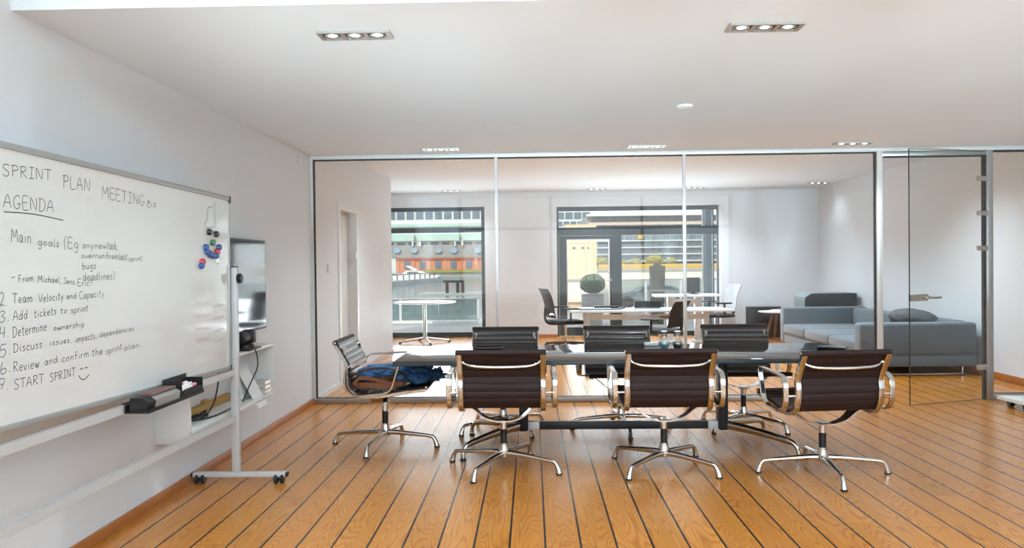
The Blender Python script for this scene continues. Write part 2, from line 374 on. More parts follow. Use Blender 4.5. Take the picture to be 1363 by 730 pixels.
# ------------------------------------------------------------------ far windows
w1 = struct('window_1', loc=(-1.7, YF, 0)); yw0, yw1 = YF+0.16, YF+0.24
bm = NB(); fz = P(600, 306, Y=YF).z
box(bm, W1[0], W1[1], yw0, yw1, W1[3]-0.07, W1[3]); box(bm, W1[0], W1[0]+0.07, yw0, yw1, 0, W1[3]-0.07); box(bm, W1[1]-0.07, W1[1], yw0, yw1, 0, W1[3]-0.07)
box(bm, W1[0]+0.07, W1[1]-0.07, yw0, yw1, fz-0.045, fz+0.045); box(bm, W1[0]+0.07, W1[1]-0.07, yw0, yw1, 0.0, 0.09)
obj('window_frame', bm, M_darkframe, w1, world=True)
obj('window_pane', B(W1[0]+0.07, W1[1]-0.07, yw0+0.03, yw0+0.04, 0.09, fz-0.045), M_winglass, w1, world=True, smooth=0)
obj('window_pane', B(W1[0]+0.07, W1[1]-0.07, yw0+0.03, yw0+0.04, fz+0.045, W1[3]-0.07), M_winglass, w1, world=True, smooth=0)
w2 = struct('window_2', loc=(1.9, YF, 0))
gx = lambda px: P(px, 330, Y=YF+0.2).x
tz0, tz1 = P(830, 313, Y=YF+.16).z, P(830, 302.5, Y=YF+.16).z
bm = NB()
box(bm, W2[0], W2[1], yw0, yw1, W2[3]-0.075, W2[3]); box(bm, W2[0], W2[0]+0.04, yw0, yw1, 0, W2[3]-0.075)
box(bm, gx(948), W2[1]-0.08, yw0, yw1, 0, W2[3]-0.075); box(bm, W2[0]+0.04, gx(948), yw0, yw1, tz0, tz1)
box(bm, W2[1]-0.08, W2[1], yw0+0.02, yw1, tz0, tz1)
box(bm, gx(815), gx(827), yw0, yw1, 0, tz0); box(bm, gx(827), gx(948), yw0, yw1, 0, 0.08)
box(bm, W2[1]-0.02, W2[1], yw0, yw1, 0, W2[3]-0.075)
obj('window_frame', bm, M_darkframe, w2, world=True)
obj('window_pane', B(W2[0]+0.04, gx(948), yw0+0.03, yw0+0.04, tz1, W2[3]-0.075), M_winglass, w2, world=True, smooth=0)
obj('window_pane', B(gx(827), gx(948), yw0+0.03, yw0+0.04, 0.08, tz0), M_winglass, w2, world=True, smooth=0)
dl2 = obj('door_leaf', (lambda b: (box(b, W2[0]+0.045, gx(754), yw0+0.005, yw1-0.005, 0.01, tz0-0.005), box(b, gx(811), gx(815)-0.003, yw0+0.005, yw1-0.005, 0.01, tz0-0.005),
        box(b, gx(754), gx(811), yw0+0.005, yw1-0.005, tz0-0.07, tz0-0.005), box(b, gx(754), gx(811), yw0+0.005, yw1-0.005, 0.01, 0.16), b)[-1])(NB()), M_darkframe, w2, world=True)
obj('window_pane', B(gx(754), gx(811), yw0+0.03, yw0+0.04, 0.16, tz0-0.07), M_winglass, dl2, world=True, smooth=0)
bm = NB(); z1 = tz0-0.07
box(bm, gx(754), gx(755.5), yw0-0.002, yw0+0.02, 0.16, z1); box(bm, gx(809.5), gx(811), yw0-0.002, yw0+0.02, 0.16, z1); box(bm, gx(755.5), gx(809.5), yw0-0.002, yw0+0.02, z1-0.02, z1)
obj('glazing_bead', bm, M_aluw, dl2, world=True)
bm = NB(); tube(bm, [(gx(813), yw0-0.005, 1.0), (gx(813), yw0-0.05, 1.0), (gx(806), yw0-0.06, 1.0)], 0.012, 8)
obj('door_handle', bm, M_nickel, dl2, world=True)

# ------------------------------------------------------------------ ceiling lights
def spot_unit(cx, cy, zc, label, wx=0.325, wy=0.115, energy=14.0, n=3):
    t = thing('ceiling_spotlight', label, 'ceiling light', (cx, cy, zc), 0, 'recessed ceiling spotlights')
    cw = (wx-0.02)/n; bm = NB()
    h = 0.012
    box(bm, -wx/2, wx/2, -wy/2, -wy/2+0.014, -h, -0.001); box(bm, -wx/2, wx/2, wy/2-0.014, wy/2, -h, -0.001)
    for i in range(n+1):
        x = -wx/2 + i*cw + (0 if i == 0 else 0.0); box(bm, x, x+0.02, -wy/2+0.014, wy/2-0.014, -h, -0.001)
    obj('frame', bm, M_nickel, t)
    obj('housing', B(-wx/2+0.02, wx/2-0.02, -wy/2+0.014, wy/2-0.014, -0.003, -0.001), M_cavity, t)
    for i in range(n):
        x = -wx/2 + 0.01 + (i+0.5)*cw
        bm = NB(); lathe(bm, [(0.036, -0.003), (0.034, -0.011), (0.026, -0.008)], (x, 0, 0), 16)
        lp = obj('lamp_ring', bm, M_nickel, t)
        bm = NB(); lathe(bm, [(0.024, -0.004), (0.024, -0.007), (0.012, -0.011)], (x, 0, 0), 14)
        obj('bulb', bm, M_spot, lp)
    l = add_light('spot_beam', 'SPOT', (0, 0, -0.03), (0, 0, 0), energy*n, (0.84, 0.94, 1.0), spot_size=math.radians(130), spot_blend=0.9, shadow_soft_size=0.06)
    l.parent = t
    return t
for cx, cy, lb in [(-0.78, 3.55, 'triple recessed spotlight near the left wall in the front ceiling'), (1.04, 3.54, 'triple recessed spotlight right of centre in the front ceiling, nearest us'),
                   (-0.80, 7.09, 'triple spotlight in the ceiling above the first glass panel from the left'), (1.03, 7.09, 'triple spotlight in the ceiling just above the middle glass panel'),
                   (2.85, 7.09, 'triple spotlight in the ceiling beside the glass door')]:
    spot_unit(cx, cy, ZC, lb)
for px, py, lb in [(601, 258, 'spotlight glowing above the left far window behind the glass'), (795, 254, 'spotlight glowing above the dark door of the far window'),
                   (925, 253, 'spotlight beyond the second glazing bar, above the far window end'), (1090, 243, 'bright spotlight above the grey sofa behind the glass')]:
    q = P(px, py, Z=ZB); q.y = min(q.y, 13.6); spot_unit(P(px, 300, Y=q.y).x, q.y, ZB, lb, energy=3.0 if px > 1000 else 24.0)
bm = NB(); lathe(bm, [(0.055, -0.001), (0.055, -0.012), (0.046, -0.018), (0.0001, -0.018)], (0, 0, 0), 28)
o = obj('smoke_detector', bm, M_white); o.location = (1.025, 5.30, ZC); tag(o, 'small round white disc detector in the middle of the ceiling', 'smoke detector')

# ------------------------------------------------------------------ chairs
def make_chair():
    root = thing('conference_chair', '', 'chair', (0, 0, 0), 0, 'ribbed chairs around the conference table')
    prof = [(-.285, .772), (-.238, .696), (-.196, .612), (-.200, .54), (-.186, .468), (-.14, .418), (-.04, .408), (.06, .418), (.19, .439), (.33, .458)]
    path = catmull([(0, y, z) for y, z in prof], 8)
    sec = [(-.017, -.008), (-.012, -.012), (-.007, -.012), (-.005, -.008), (.005, -.008), (.007, -.012), (.012, -.012), (.017, -.008),
           (.017, .008), (.012, .012), (.007, .012), (.005, .008), (-.005, .008), (-.007, .012), (-.012, .012), (-.017, .008)]
    rp = []
    for i, p in enumerate(path):
        t = (path[min(i+1, len(path)-1)]-path[max(i-1, 0)]).normalized(); up = Vector((1, 0, 0)).cross(t)
        if up.z < -0.2 or (abs(up.z) <= 0.2 and up.y < 0): up = -up
        rp.append(p-up*.016)
    for s in (-1, 1):
        bm = NB(); sweep(bm, [p+Vector((s*.253, 0, 0)) for p in rp], sec, (1, 0, 0))
        obj('side_rail', bm, M_chrome, root)
    # ribbed sling
    fine = catmull([(0, y, z) for y, z in prof], 26); L = [0.0]
    for a, b in zip(fine, fine[1:]): L.append(L[-1]+(b-a).length)
    nr = round(L[-1]/0.047); rings = []; half = .264
    front, back = [], []
    for i, p in enumerate(fine):
        t = (fine[min(i+1, len(fine)-1)]-fine[max(i-1, 0)]).normalized(); n = Vector((0, -t.z, t.y)); n = -n if n.y < -0.0 and n.z < 0 else n
        up = Vector((1, 0, 0)).cross(t)      # +x cross tangent
        up = -up if up.z < -0.2 or (abs(up.z) <= 0.2 and up.y < 0) else up
        ph = abs(math.sin(PI*nr*L[i]/L[-1])); k = ph**0.55
        front.append(p+up*(.001+.0085*k)); back.append(p-up*(.003+.0045*k))
    prof2 = front+list(reversed(back))
    bm = NB(); ring_sweep(bm, [[p+Vector((x, 0, 0)) for p in prof2] for x in (-half, half)])
    nf = len(front); sl = obj('sling', bm, [M_leather, M_leatherglossy], root, smooth=40)
    for pg in sl.data.polygons:
        if all(v % len(prof2) < nf for v in pg.vertices): pg.material_index = 1
    # rolls at the top and the front edge
    for (y, z, r) in ((-.290, .770, .0175), (.338, .459, .0165)):
        bm = NB(); lathe(bm, [(r*.8, -.272), (r, -.268), (r, .268), (r*.8, .272)], (0, y, z), 16, 'X')
        e = obj('top_roll' if z > .6 else 'front_roll', bm, M_leather, root)
        for s in (-1, 1):
            bm = NB(); lathe(bm, [(r*.55, s*.272), (r*.5, s*.276), (r*.12, s*.2765)], (0, y, z), 14, 'X'); obj('end_cap', bm, M_chrome, e)
    # upper spreader behind the back
    pts = []
    for x, dz, dy in ((-.245, .715, -.238), (-.215, .700, -.262), (-.17, .688, -.278), (-.08, .683, -.286), (0, .682, -.288)):
        pts.append((x, dy, dz))
    pts += [(-x, y, z) for x, y, z in reversed(pts[:-1])]
    bm = NB(); sweep(bm, catmull(pts, 5), circ(.0085, 10, .006), (0, .3, 1), scale=lambda t: 1+2.6*max(0, abs(t-.5)*2-.8)/.2)
    obj('back_spreader', bm, M_chrome, root)
    # curved seat bracket
    pts = [(-.262, -.03, .405), (-.225, -.03, .412), (-.18, -.03, .385), (-.12, -.03, .335), (-.05, -.03, .311), (0, -.03, .308)]
    pts += [(-x, y, z) for x, y, z in reversed(pts[:-1])]
    bm = NB(); sweep(bm, catmull(pts, 5), [(-.024, -.0045), (.024, -.0045), (.024, .0045), (-.024, .0045)], (0, 1, 0), scale=lambda t: (1.05+2.2*(abs(t-.5)*2)**1.4, 1.0))
    prism(bm, [(-.055, .318), (.035, .318), (.015, .298), (-.02, .298)], -.03, .03, 'X')
    obj('seat_bracket', bm, M_chrome, root)
    # arms: closed flat loops
    al = [(-.17, .622), (-.203, .588), (-.209, .535), (-.206, .48), (-.178, .434), (-.125, .413), (-.03, .420), (.06, .430), (.108, .466), (.136, .55), (.158, .620), (.143, .640), (.05, .638), (-.06, .632), (-.13, .629)]
    for s in (-1, 1):
        bm = NB()
        sweep(bm, catmull([(s*.325, y, z) for y, z in al], 5, True), [(-.016, -.004), (-.012, -.007), (.012, -.007), (.016, -.004), (.016, .004), (.012, .007), (-.012, .007), (-.016, .004)], (1, 0, 0), True)
        a = obj('armrest', bm, M_chrome, root)
        for (y, z) in ((-.212, .515), (-.05, .410)):
            bm = NB(); tube(bm, [(s*.262, y, z), (s*.318, y, z)], .007, 8); obj('arm_pin', bm, M_chrome, a)
    # column
    bm = NB(); lathe(bm, [(.018, .070), (.033, .078), (.037, .10), (.034, .122), (.029, .142), (.0275, .163)], n=20); obj('hub', bm, M_chrome, root)
    bm = NB(); lathe(bm, [(.0215, .1632), (.0215, .252)], n=18); obj('column_sleeve', bm, M_black, root)
    bm = NB(); lathe(bm, [(.0225, .2522), (.0225, .298), (.03, .306)], n=18); obj('column_head', bm, M_chrome, root)
    return root
def add_base(root, rz):
    """four splayed legs; the base turns on its own"""
    for k in range(4):
        a = rz + k*PI/2; c, s = math.cos(a), math.sin(a)
        pts = [(.012, .100), (.10, .098), (.22, .089), (.33, .079), (.358, .071), (.370, .055), (.380, .030), (.385, .010)]
        R = [1.25, 1.1, .9, .78, .78, .85, 1.0, 1.15]
        path = catmull([(r*c, r*s, z) for r, z in pts], 4)
        bm = NB(); sweep(bm, path, circ(.0165, 12, .0165), (-s, c, 0), scale=lambda t: R[min(int(t*7), 6)]+(R[min(int(t*7)+1, 7)]-R[min(int(t*7), 6)])*(t*7-min(int(t*7), 6)))
        l = obj('leg', bm, M_chrome, root)
        bm = NB(); lathe(bm, [(.018, 0), (.021, .003), (.019, .011)], (.385*c, .385*s, 0), 14); obj('glide', bm, M_black, l)
proto = make_chair()
CH = [  # x, y, facing (0 = away from the camera), base angle in world, label
    (-.19, 5.036, 0.0, -26, 'dark brown ribbed chair seen from behind, nearest the whiteboard side'),
    (.825, 5.023, 0.0, -42, 'dark brown chair seen from behind, middle of the front row'),
    (1.765, 4.875, 7.0, -3, 'dark brown chair seen from behind, turned slightly left, in front of the sofa'),
    (-1.07, 5.69, -90.0, -9, 'chair in side view at the table end, holding the brown leather bag'),
    (-.235, 6.215, 177.0, -144, 'chair across the table facing us, behind the black handset'),
    (.69, 6.24, 180.0, 4, 'chair across the table facing us, left of the two carafes'),
    (1.655, 6.27, 180.0, -49, 'chair across the table facing us, right of the two carafes'),
]
chairs = []
for i, (x, y, rz, ba, lb) in enumerate(CH):
    c = proto if i == 0 else copy_tree(proto)
    chairs.append(c)
for c, (x, y, rz, ba, lb) in zip(chairs, CH):
    c.location = (x, y, 0); c.rotation_euler = (0, 0, math.radians(rz)); c['label'] = lb
    add_base(c, math.radians(ba-rz))

# ------------------------------------------------------------------ conference table
tb = thing('conference_table', 'long rectangular conference table with a glossy black top on two black columns', 'table', (.64, 5.66, 0))
TX0, TX1, TY0, TY1, TZ = -.918, 2.225, 5.155, 6.165, .668
obj('tabletop', B(TX0+.002, TX1-.002, TY0+.002, TY1-.002, TZ-.006, TZ, r=.0015), M_table, tb, world=True)
obj('edge_band', B(TX0, TX1, TY0, TY1, TZ-.028, TZ-.0061, r=.002), M_tableedge, tb, world=True)
CX = (-.068, 1.342)
for cx, sg in ((CX[0], -1), (CX[1], 1)):
    bm = NB(); box(bm, cx-.032, cx+.032, 5.60, 5.72, .112, TZ-.028, r=.012)
    obj('column', bm, M_blackm, tb, world=True)
    for fy in (5.24, 6.03):
        fx = cx + sg*.40
        pts = catmull([(cx+sg*.02, 5.66+(fy-5.66)*.08, .148), (cx+sg*.18, 5.66+(fy-5.66)*.45, .134), (fx-sg*.06, fy-(fy-5.66)*.13, .108), (fx-sg*.015, fy-(fy-5.66)*.03, .085), (fx, fy, .04), (fx, fy, .006)], 5)
        d = Vector((fx-cx, fy-5.66, 0)).normalized(); side = (-d.y, d.x, 0)
        bm = NB(); sweep(bm, pts, circ(.016, 12, .034), side, scale=lambda t: (1.0, 1-.58*min(1, t/.62)))
        f = obj('foot', bm, M_chrome, tb, world=True)
        bm = NB(); lathe(bm, [(.02, 0), (.022, .004), (.018, .012)], (fx, fy, 0), 14); obj('glide', bm, M_black, f, world=True)
obj('stretcher', B(.043, 1.238, 5.63, 5.69, .120, .172, r=.004), M_blackm, tb, world=True)
for x0, x1 in ((-.036, .043), (1.238, 1.31)):
    obj('stretcher_bracket', B(x0, x1, 5.628, 5.692, .118, .176, r=.004), M_aluw, tb, world=True)
bm = NB()
for cx in CX: box(bm, cx-.06, cx+.06, 5.3, 6.02, TZ-.05, TZ-.0285)
obj('top_bearer', bm, M_blackm, tb, world=True)

# things on the table
def carafe(px, py, label, liquid):
    q = P(px, py, Z=TZ); c = thing('carafe', label, 'carafe', (q.x, q.y, TZ), 0, 'small carafes on the table')
    bm = NB(); lathe(bm, [(.022, .001), (.028, .006), (.040, .028), (.041, .045), (.034, .064), (.018, .078), (.015, .09), (.016, .118), (.023, .128), (.024, .131)], n=24)
    obj('glass_body', bm, glass_mat('carafe_glass', (.86, .9, .9, 1), base=.22, power=2.0), c)
    bm = NB(); lathe(bm, [(.021, .008), (.034, .028), (.035, .043), (.030, .056), (.0005, .056)], n=20)
    obj('liquid', bm, liquid, c)
    bm = NB(); lathe(bm, [(.030, 0), (.031, .004), (.024, .008)], n=20); obj('foot', bm, M_black, c)
carafe(884, 465, 'small round glass carafe with pale blue water, left of the pair', mat('pale_blue_water', srgb(110, 170, 186), .15))
carafe(902, 465, 'small round glass carafe with a dark filling, right of the pair', mat('dark_filling', srgb(58, 46, 40), .3))
q = P(650, 465.6, Z=TZ)
hs = thing('handset', 'flat black oval handset lying on the left half of the table', 'handset', (q.x, q.y, TZ))
bm = NB(); lathe(bm, [(.06, .0), (.105, .005), (.108, .016), (.095, .028), (.03, .031), (.0005, .031)], n=32); bmesh.ops.scale(bm, verts=bm.verts, vec=(1, .55, 1))
obj('body', bm, mat('matte_black_rubber', srgb(14, 14, 15), .8, spec=.15), hs)
bm = NB(); lathe(bm, [(.108, .015), (.110, .017), (.108, .019)], n=32); bmesh.ops.scale(bm, verts=bm.verts, vec=(1, .55, 1)); obj('rim', bm, M_nickel, hs)
q = P(1110, 464.5, Z=TZ)
ph = thing('phone', 'thin black phone lying flat at the right end of the table', 'phone', (q.x, q.y+.03, TZ), math.radians(-28))
obj('body', B(-.10, .10, -.045, .045, 0, .012, r=.004), M_black, ph); obj('screen', B(-.09, .09, -.038, .038, .0121, .013), M_screen, ph)
for px, py, w in ((868, 461, .05), (879, 459.5, .035)):
    q = P(px, py, Z=TZ); o = obj('paper_box', B(-w, w, -.03, .03, 0, .022, r=.003), M_paper); o.location = (q.x, q.y+.05, TZ)
    tag(o, 'larger of two small white card boxes left of the carafes' if w > .04 else 'smaller white card box right beside the left carafe', 'box', 'white card boxes on the table')

# ------------------------------------------------------------------ bag and jacket on the side chair
bx, by = -1.07, 5.69
bag = thing('leather_bag', 'brown leather bag lying on the side chair, stuffed with blue cloth', 'bag', (bx+.0, by-.02, .43))
M_bag = mat('brown_leather', srgb(128, 78, 54), .5, spec=.4, bump=(30, .25), vary=(9, .25))
M_bagd = mat('dark_brown_leather_edge', srgb(58, 36, 32), .5, bump=(40, .2))
bm = NB(); blob(bm, (.0, .02, .055), (.195, .20, .062), 3, .22, 2.2, 5, flat=.012); obj('bag_body', bm, M_bag, bag)
bm = NB(); rim = [(-.20, -.17, .06), (-.175, -.20, .108), (-.08, -.20, .150), (.04, -.20, .158), (.13, -.195, .14), (.185, -.18, .09), (.175, -.19, .045), (.08, -.215, .028), (-.06, -.215, .020), (-.16, -.20, .025)]
sweep(bm, catmull(rim, 6, True), [(-.012, -.005), (.012, -.005), (.012, .005), (-.012, .005)], (0, 1, .15), True); obj('bag_rim', bm, M_bagd, bag)
bm = NB(); sweep(bm, catmull([(-.17, -.215, .05), (-.13, -.222, .092), (-.05, -.226, .090), (.04, -.228, .066), (.12, -.222, .052), (.17, -.2, .05)], 6), [(-.004, -.013), (.004, -.013), (.004, .013), (-.004, .013)], (0, 1, .1)); obj('strap', bm, M_bag, bag)
bm = NB(); sweep(bm, catmull([(-.185, -.19, .03), (-.10, -.226, .045), (.02, -.23, .038), (.12, -.222, .028)], 6), [(-.005, -.02), (.005, -.02), (.005, .02), (-.005, .02)], (0, 1, .1)); obj('bag_flap', bm, M_bag, bag)
M_blue = mat('blue_cloth', srgb(78, 134, 188), .75, bump=(14, .35), vary=(7, .3))
M_navy = mat('navy_cloth', srgb(60, 108, 156), .75, bump=(14, .35), vary=(7, .35))
cl = thing('blue_cloth', 'blue cloth bundled inside the open brown leather bag', 'cloth', (bx, by, .5))
def folded(bm, c, rad, seed, amp=.12):
    r = bmesh.ops.create_icosphere(bm, subdivisions=5, radius=1.0)
    for v in r['verts']:
        d = v.co.normalized(); w = noise.turbulence(d*1.25+Vector((seed, 1, 2)), 2, True)
        k = 1+amp*(w-.5)*2
        v.co = Vector((d.x*rad[0]*k, d.y*rad[1]*k, d.z*rad[2]*k))+Vector(c)
bm = NB(); folded(bm, (-.02, -.06, .045), (.155, .155, .055), 4, .28); obj('cloth', bm, M_blue, cl)
bm = NB(); folded(bm, (-.10, -.13, .03), (.075, .07, .05), 9, .3); obj('sleeve', bm, M_blue, cl)
jk = thing('navy_jacket', 'dark blue crumpled jacket hanging over the front edge of the side chair', 'jacket', (bx+.25, by, .47))
bm = NB(); folded(bm, (.0, -.02, .055), (.145, .17, .085), 2, .45); obj('body', bm, M_navy, jk)
bm = NB(); folded(bm, (.115, -.03, .045), (.085, .12, .045), 6, .5); obj('sleeve', bm, M_navy, jk)
bm = NB(); folded(bm, (.05, -.05, .10), (.06, .08, .055), 12, .5); obj('hood', bm, M_navy, jk)

# ------------------------------------------------------------------ whiteboard
RT = Vector((-1.798, 4.68, 1.708)); EU = Vector((.0352, .9992, -.0181)).normalized(); EV = (Vector((0, 0, 1))-EU*EU.z).normalized(); EN = EU.cross(EV)
wb = thing('whiteboard', 'white mobile whiteboard on castors by the left wall, covered in handwritten meeting notes', 'whiteboard', (-1.78, 3.55, 0))
BL, BH = 2.30, 1.003
def bp(u, v, d=0.0): return RT + EU*u + EV*v + EN*d
def bbox(bm, u0, u1, v0, v1, d0, d1, r=0.0):
    b2 = NB(); box(b2, u0, u1, v0, v1, d0, d1, r)
    b2.transform(Matrix(((EU.x, EV.x, EN.x, RT.x), (EU.y, EV.y, EN.y, RT.y), (EU.z, EV.z, EN.z, RT.z), (0, 0, 0, 1))))
    me = bpy.data.meshes.new('tmp'); b2.to_mesh(me); b2.free(); bm.from_mesh(me); bpy.data.meshes.remove(me)
bm = NB(); bbox(bm, -BL, -.006, -BH, 0, -.018, 0.0); obj('board', bm, M_board, wb, world=True, smooth=0)
bm = NB()
bbox(bm, -BL-.012, 0, -.012, .012, -.022, .010, .003); bbox(bm, -BL-.012, 0, -BH-.012, -BH+.010, -.022, .010, .003)
bbox(bm, -.008, .004, -BH-.01, .01, -.022, .006, .002); bbox(bm, -BL-.014, -BL+.006, -BH-.01, .01, -.022, .008, .002)
obj('board_frame', bm, M_frame, wb, world=True)
bm = NB()
for u0 in (-.012, -BL-.014):
    for v0 in (-.026, -BH-.013): bbox(bm, u0, u0+.018, v0, v0+.040 if v0 > -.5 else v0+.026, -.0225, .0115, .002)
obj('corner_cap', bm, M_black, wb, world=True)
# stand
for yy, xx in ((4.712, -1.788), (2.36, -1.868)):
    bm = NB(); box(bm, xx-.024, xx+.024, yy-.015, yy+.015, .068, 1.30, r=.004); obj('post', bm, M_stand, wb, world=True)
    bm = NB(); box(bm, xx-.025, xx+.025, yy-.016, yy+.016, 1.30, 1.306, r=.002); obj('post_cap', bm, M_black, wb, world=True)
    x0 = max(xx-.285, -2.06)
    bm = NB(); box(bm, x0+.01, xx+.30, yy-.02, yy+.02, .040, .068, r=.005); fb = obj('foot_bar', bm, M_stand, wb, world=True)
    bm = NB(); box(bm, x0+.001, x0+.01, yy-.0195, yy+.0195, .041, .067); box(bm, xx+.30, xx+.312, yy-.0195, yy+.0195, .041, .067, r=.002); obj('bar_cap', bm, M_black, fb, world=True)
    for cx in (x0+.055, xx+.262):
        bm = NB()
        for s in (-1, 1): lathe(bm, [(.012, s*.010), (.0265, s*.010), (.0285, s*.014), (.0285, s*.024), (.024, s*.028), (.006, s*.028)], (cx, yy-.01, .0285), 18, 'X')
        box(bm, cx-.008, cx+.008, yy-.022, yy+.012, .018, .0405, r=.003); tube(bm, [(cx-.02, yy-.01, .0285), (cx+.02, yy-.01, .0285)], .006, 8)
        obj('castor', bm, M_black, wb, world=True)
    bm = NB(); lathe(bm, [(.026, .024), (.030, .030), (.030, .044), (.024, .05)], (xx, yy, 1.233), 18, 'X'); obj('tilt_knob', bm, M_black, wb, world=True)
def rail(z0, z1, zn):
    bm = NB(); a, b = Vector((-1.793, 4.697, 0)), Vector((-1.865, 2.376, 0)); rg = []
    for p, z in ((a, 0), (b, zn)):
        rg.append([p+Vector((-.012, 0, z0+z)), p+Vector((.012, 0, z0+z)), p+Vector((.012, 0, z1+z)), p+Vector((-.012, 0, z1+z))])
    ring_sweep(bm, rg); obj('cross_rail', bm, M_stand, wb, world=True)
rail(.652, .688, .0); rail(.377, .413, -.01)
# single-stroke handwriting
G = {
 'S': (.62, [[(.58,.88),(.42,1),(.15,.95),(.08,.76),(.3,.55),(.52,.36),(.5,.1),(.25,0),(.02,.1)]]), 'P': (.6, [[(.1,0),(.14,1)],[(.0,.93),(.35,1),(.56,.85),(.5,.6),(.14,.5)]]),
 'R': (.66, [[(.1,0),(.12,1)],[(.05,.95),(.4,1),(.55,.82),(.4,.58),(.12,.5)],[(.2,.5),(.62,0)]]), 'I': (.5, [[(.25,0),(.27,1)],[(.05,1),(.48,1)],[(.03,0),(.46,.02)]]),
 'N': (.7, [[(.08,0),(.1,1),(.58,.02),(.62,1)]]), 'T': (.66, [[(.33,0),(.34,1)],[(.0,1),(.66,.98)]]), 'L': (.55, [[(.1,1),(.08,0),(.52,.03)]]), 'A': (.68, [[(.0,0),(.34,1),(.64,0)],[(.12,.38),(.54,.4)]]),
 'M': (.8, [[(.05,0),(.12,1),(.38,.35),(.66,1),(.74,0)]]), 'E': (.56, [[(.52,1),(.08,1),(.08,0),(.54,.02)],[(.08,.52),(.45,.54)]]), 'G': (.68, [[(.6,.85),(.4,1),(.12,.8),(.06,.4),(.2,.05),(.48,.02),(.6,.35)],[(.38,.38),(.66,.38)]]),
 'D': (.66, [[(.1,0),(.12,1)],[(.03,.98),(.4,.95),(.62,.6),(.55,.2),(.3,.0),(.05,.0)]]), 'F': (.55, [[(.1,0),(.1,1),(.52,1)],[(.1,.55),(.42,.56)]]), 'J': (.5, [[(.42,1),(.4,.2),(.25,0),(.05,.12)],[(.2,1),(.5,1)]]),
 'V': (.64, [[(.02,1),(.28,0),(.62,1)]]), 'C': (.64, [[(.58,.86),(.4,1),(.12,.82),(.05,.42),(.2,.06),(.45,0),(.6,.12)]]),
 'a': (.5, [[(.42,.5),(.2,.56),(.05,.3),(.12,.03),(.3,.08),(.42,.5),(.42,.1),(.5,0)]]), 'b': (.48, [[(.08,1),(.08,0),(.3,0),(.42,.28),(.3,.52),(.08,.4)]]), 'c': (.42, [[(.4,.48),(.2,.55),(.05,.28),(.18,.02),(.4,.08)]]),
 'd': (.52, [[(.42,.45),(.2,.55),(.05,.28),(.15,.02),(.35,.08),(.43,.4)],[(.44,1),(.44,.02)]]), 'e': (.46, [[(.06,.28),(.4,.32),(.34,.52),(.15,.52),(.05,.25),(.18,.0),(.42,.1)]]), 'f': (.42, [[(.42,.92),(.28,1),(.18,.8),(.18,0)],[(.02,.52),(.38,.54)]]),
 'g': (.5, [[(.42,.48),(.2,.55),(.06,.3),(.2,.06),(.4,.15),(.43,.5),(.42,-.25),(.25,-.42),(.05,-.3)]]), 'h': (.5, [[(.08,1),(.08,0)],[(.08,.35),(.26,.55),(.42,.4),(.42,0)]]), 'i': (.24, [[(.12,.52),(.12,0)],[(.12,.72),(.13,.78)]]),
 'k': (.46, [[(.08,1),(.08,0)],[(.4,.55),(.1,.25),(.44,0)]]), 'l': (.22, [[(.1,1),(.1,.05),(.2,0)]]), 'm': (.72, [[(.06,.54),(.06,0)],[(.06,.35),(.2,.55),(.34,.4),(.34,0)],[(.34,.38),(.5,.55),(.64,.4),(.64,0)]]),
 'n': (.5, [[(.08,.54),(.08,0)],[(.08,.35),(.26,.55),(.42,.4),(.42,0)]]), 'o': (.46, [[(.22,.54),(.06,.3),(.18,.02),(.38,.22),(.34,.48),(.2,.54)]]), 'p': (.48, [[(.08,.54),(.08,-.42)],[(.08,.4),(.28,.56),(.42,.3),(.28,.02),(.08,.1)]]),
 'r': (.38, [[(.08,.54),(.08,0)],[(.08,.3),(.2,.52),(.36,.5)]]), 's': (.4, [[(.36,.48),(.18,.56),(.08,.42),(.32,.18),(.2,.0),(.02,.06)]]), 't': (.38, [[(.18,.9),(.16,.06),(.34,.02)],[(.02,.6),(.36,.62)]]),
 'u': (.5, [[(.06,.54),(.08,.1),(.25,.0),(.4,.15),(.42,.54),(.44,0)]]), 'v': (.42, [[(.03,.54),(.2,0),(.4,.54)]]), 'w': (.62, [[(.03,.54),(.16,0),(.3,.42),(.44,0),(.6,.54)]]), 'y': (.46, [[(.04,.54),(.22,.05)],[(.43,.54),(.22,.0),(.05,-.42)]]),
 'x': (.44, [[(.04,.54),(.4,0)],[(.4,.54),(.02,0)]]),
 '2': (.6, [[(.06,.8),(.25,1),(.5,.85),(.4,.5),(.05,.02),(.3,.1),(.58,.0)]]), '3': (.55, [[(.05,.9),(.3,1),(.48,.8),(.2,.55),(.5,.3),(.3,.0),(.02,.08)]]), '4': (.55, [[(.12,1),(.05,.45),(.5,.5)],[(.46,.95),(.4,0)]]),
 '5': (.58, [[(.55,1),(.12,.98),(.1,.58),(.4,.6),(.5,.25),(.28,.0),(.02,.08)]]), '6': (.55, [[(.2,1),(.06,.4),(.15,.02),(.42,.05),(.48,.35),(.25,.45),(.08,.3)]]), '7': (.55, [[(.03,.97),(.52,1),(.2,0)],[(.12,.5),(.45,.5)]]),
 '.': (.22, [[(.08,.0),(.13,.05)]]), ',': (.22, [[(.14,.06),(.05,-.16)]]), '(': (.34, [[(.28,1.15),(.08,.6),(.2,-.2)]]), ')': (.34, [[(.06,1.1),(.26,.5),(.06,-.15)]]), '-': (.5, [[(.05,.4),(.45,.42)]]), '?': (.5, [[(.05,.85),(.25,1),(.45,.8),(.22,.5),(.22,.25)],[(.22,.05),(.24,.0)]]),
 '&': (.62, [[(.5,.5),(.1,.9),(.3,1),(.05,.2),(.35,0),(.6,.4)]]),
}
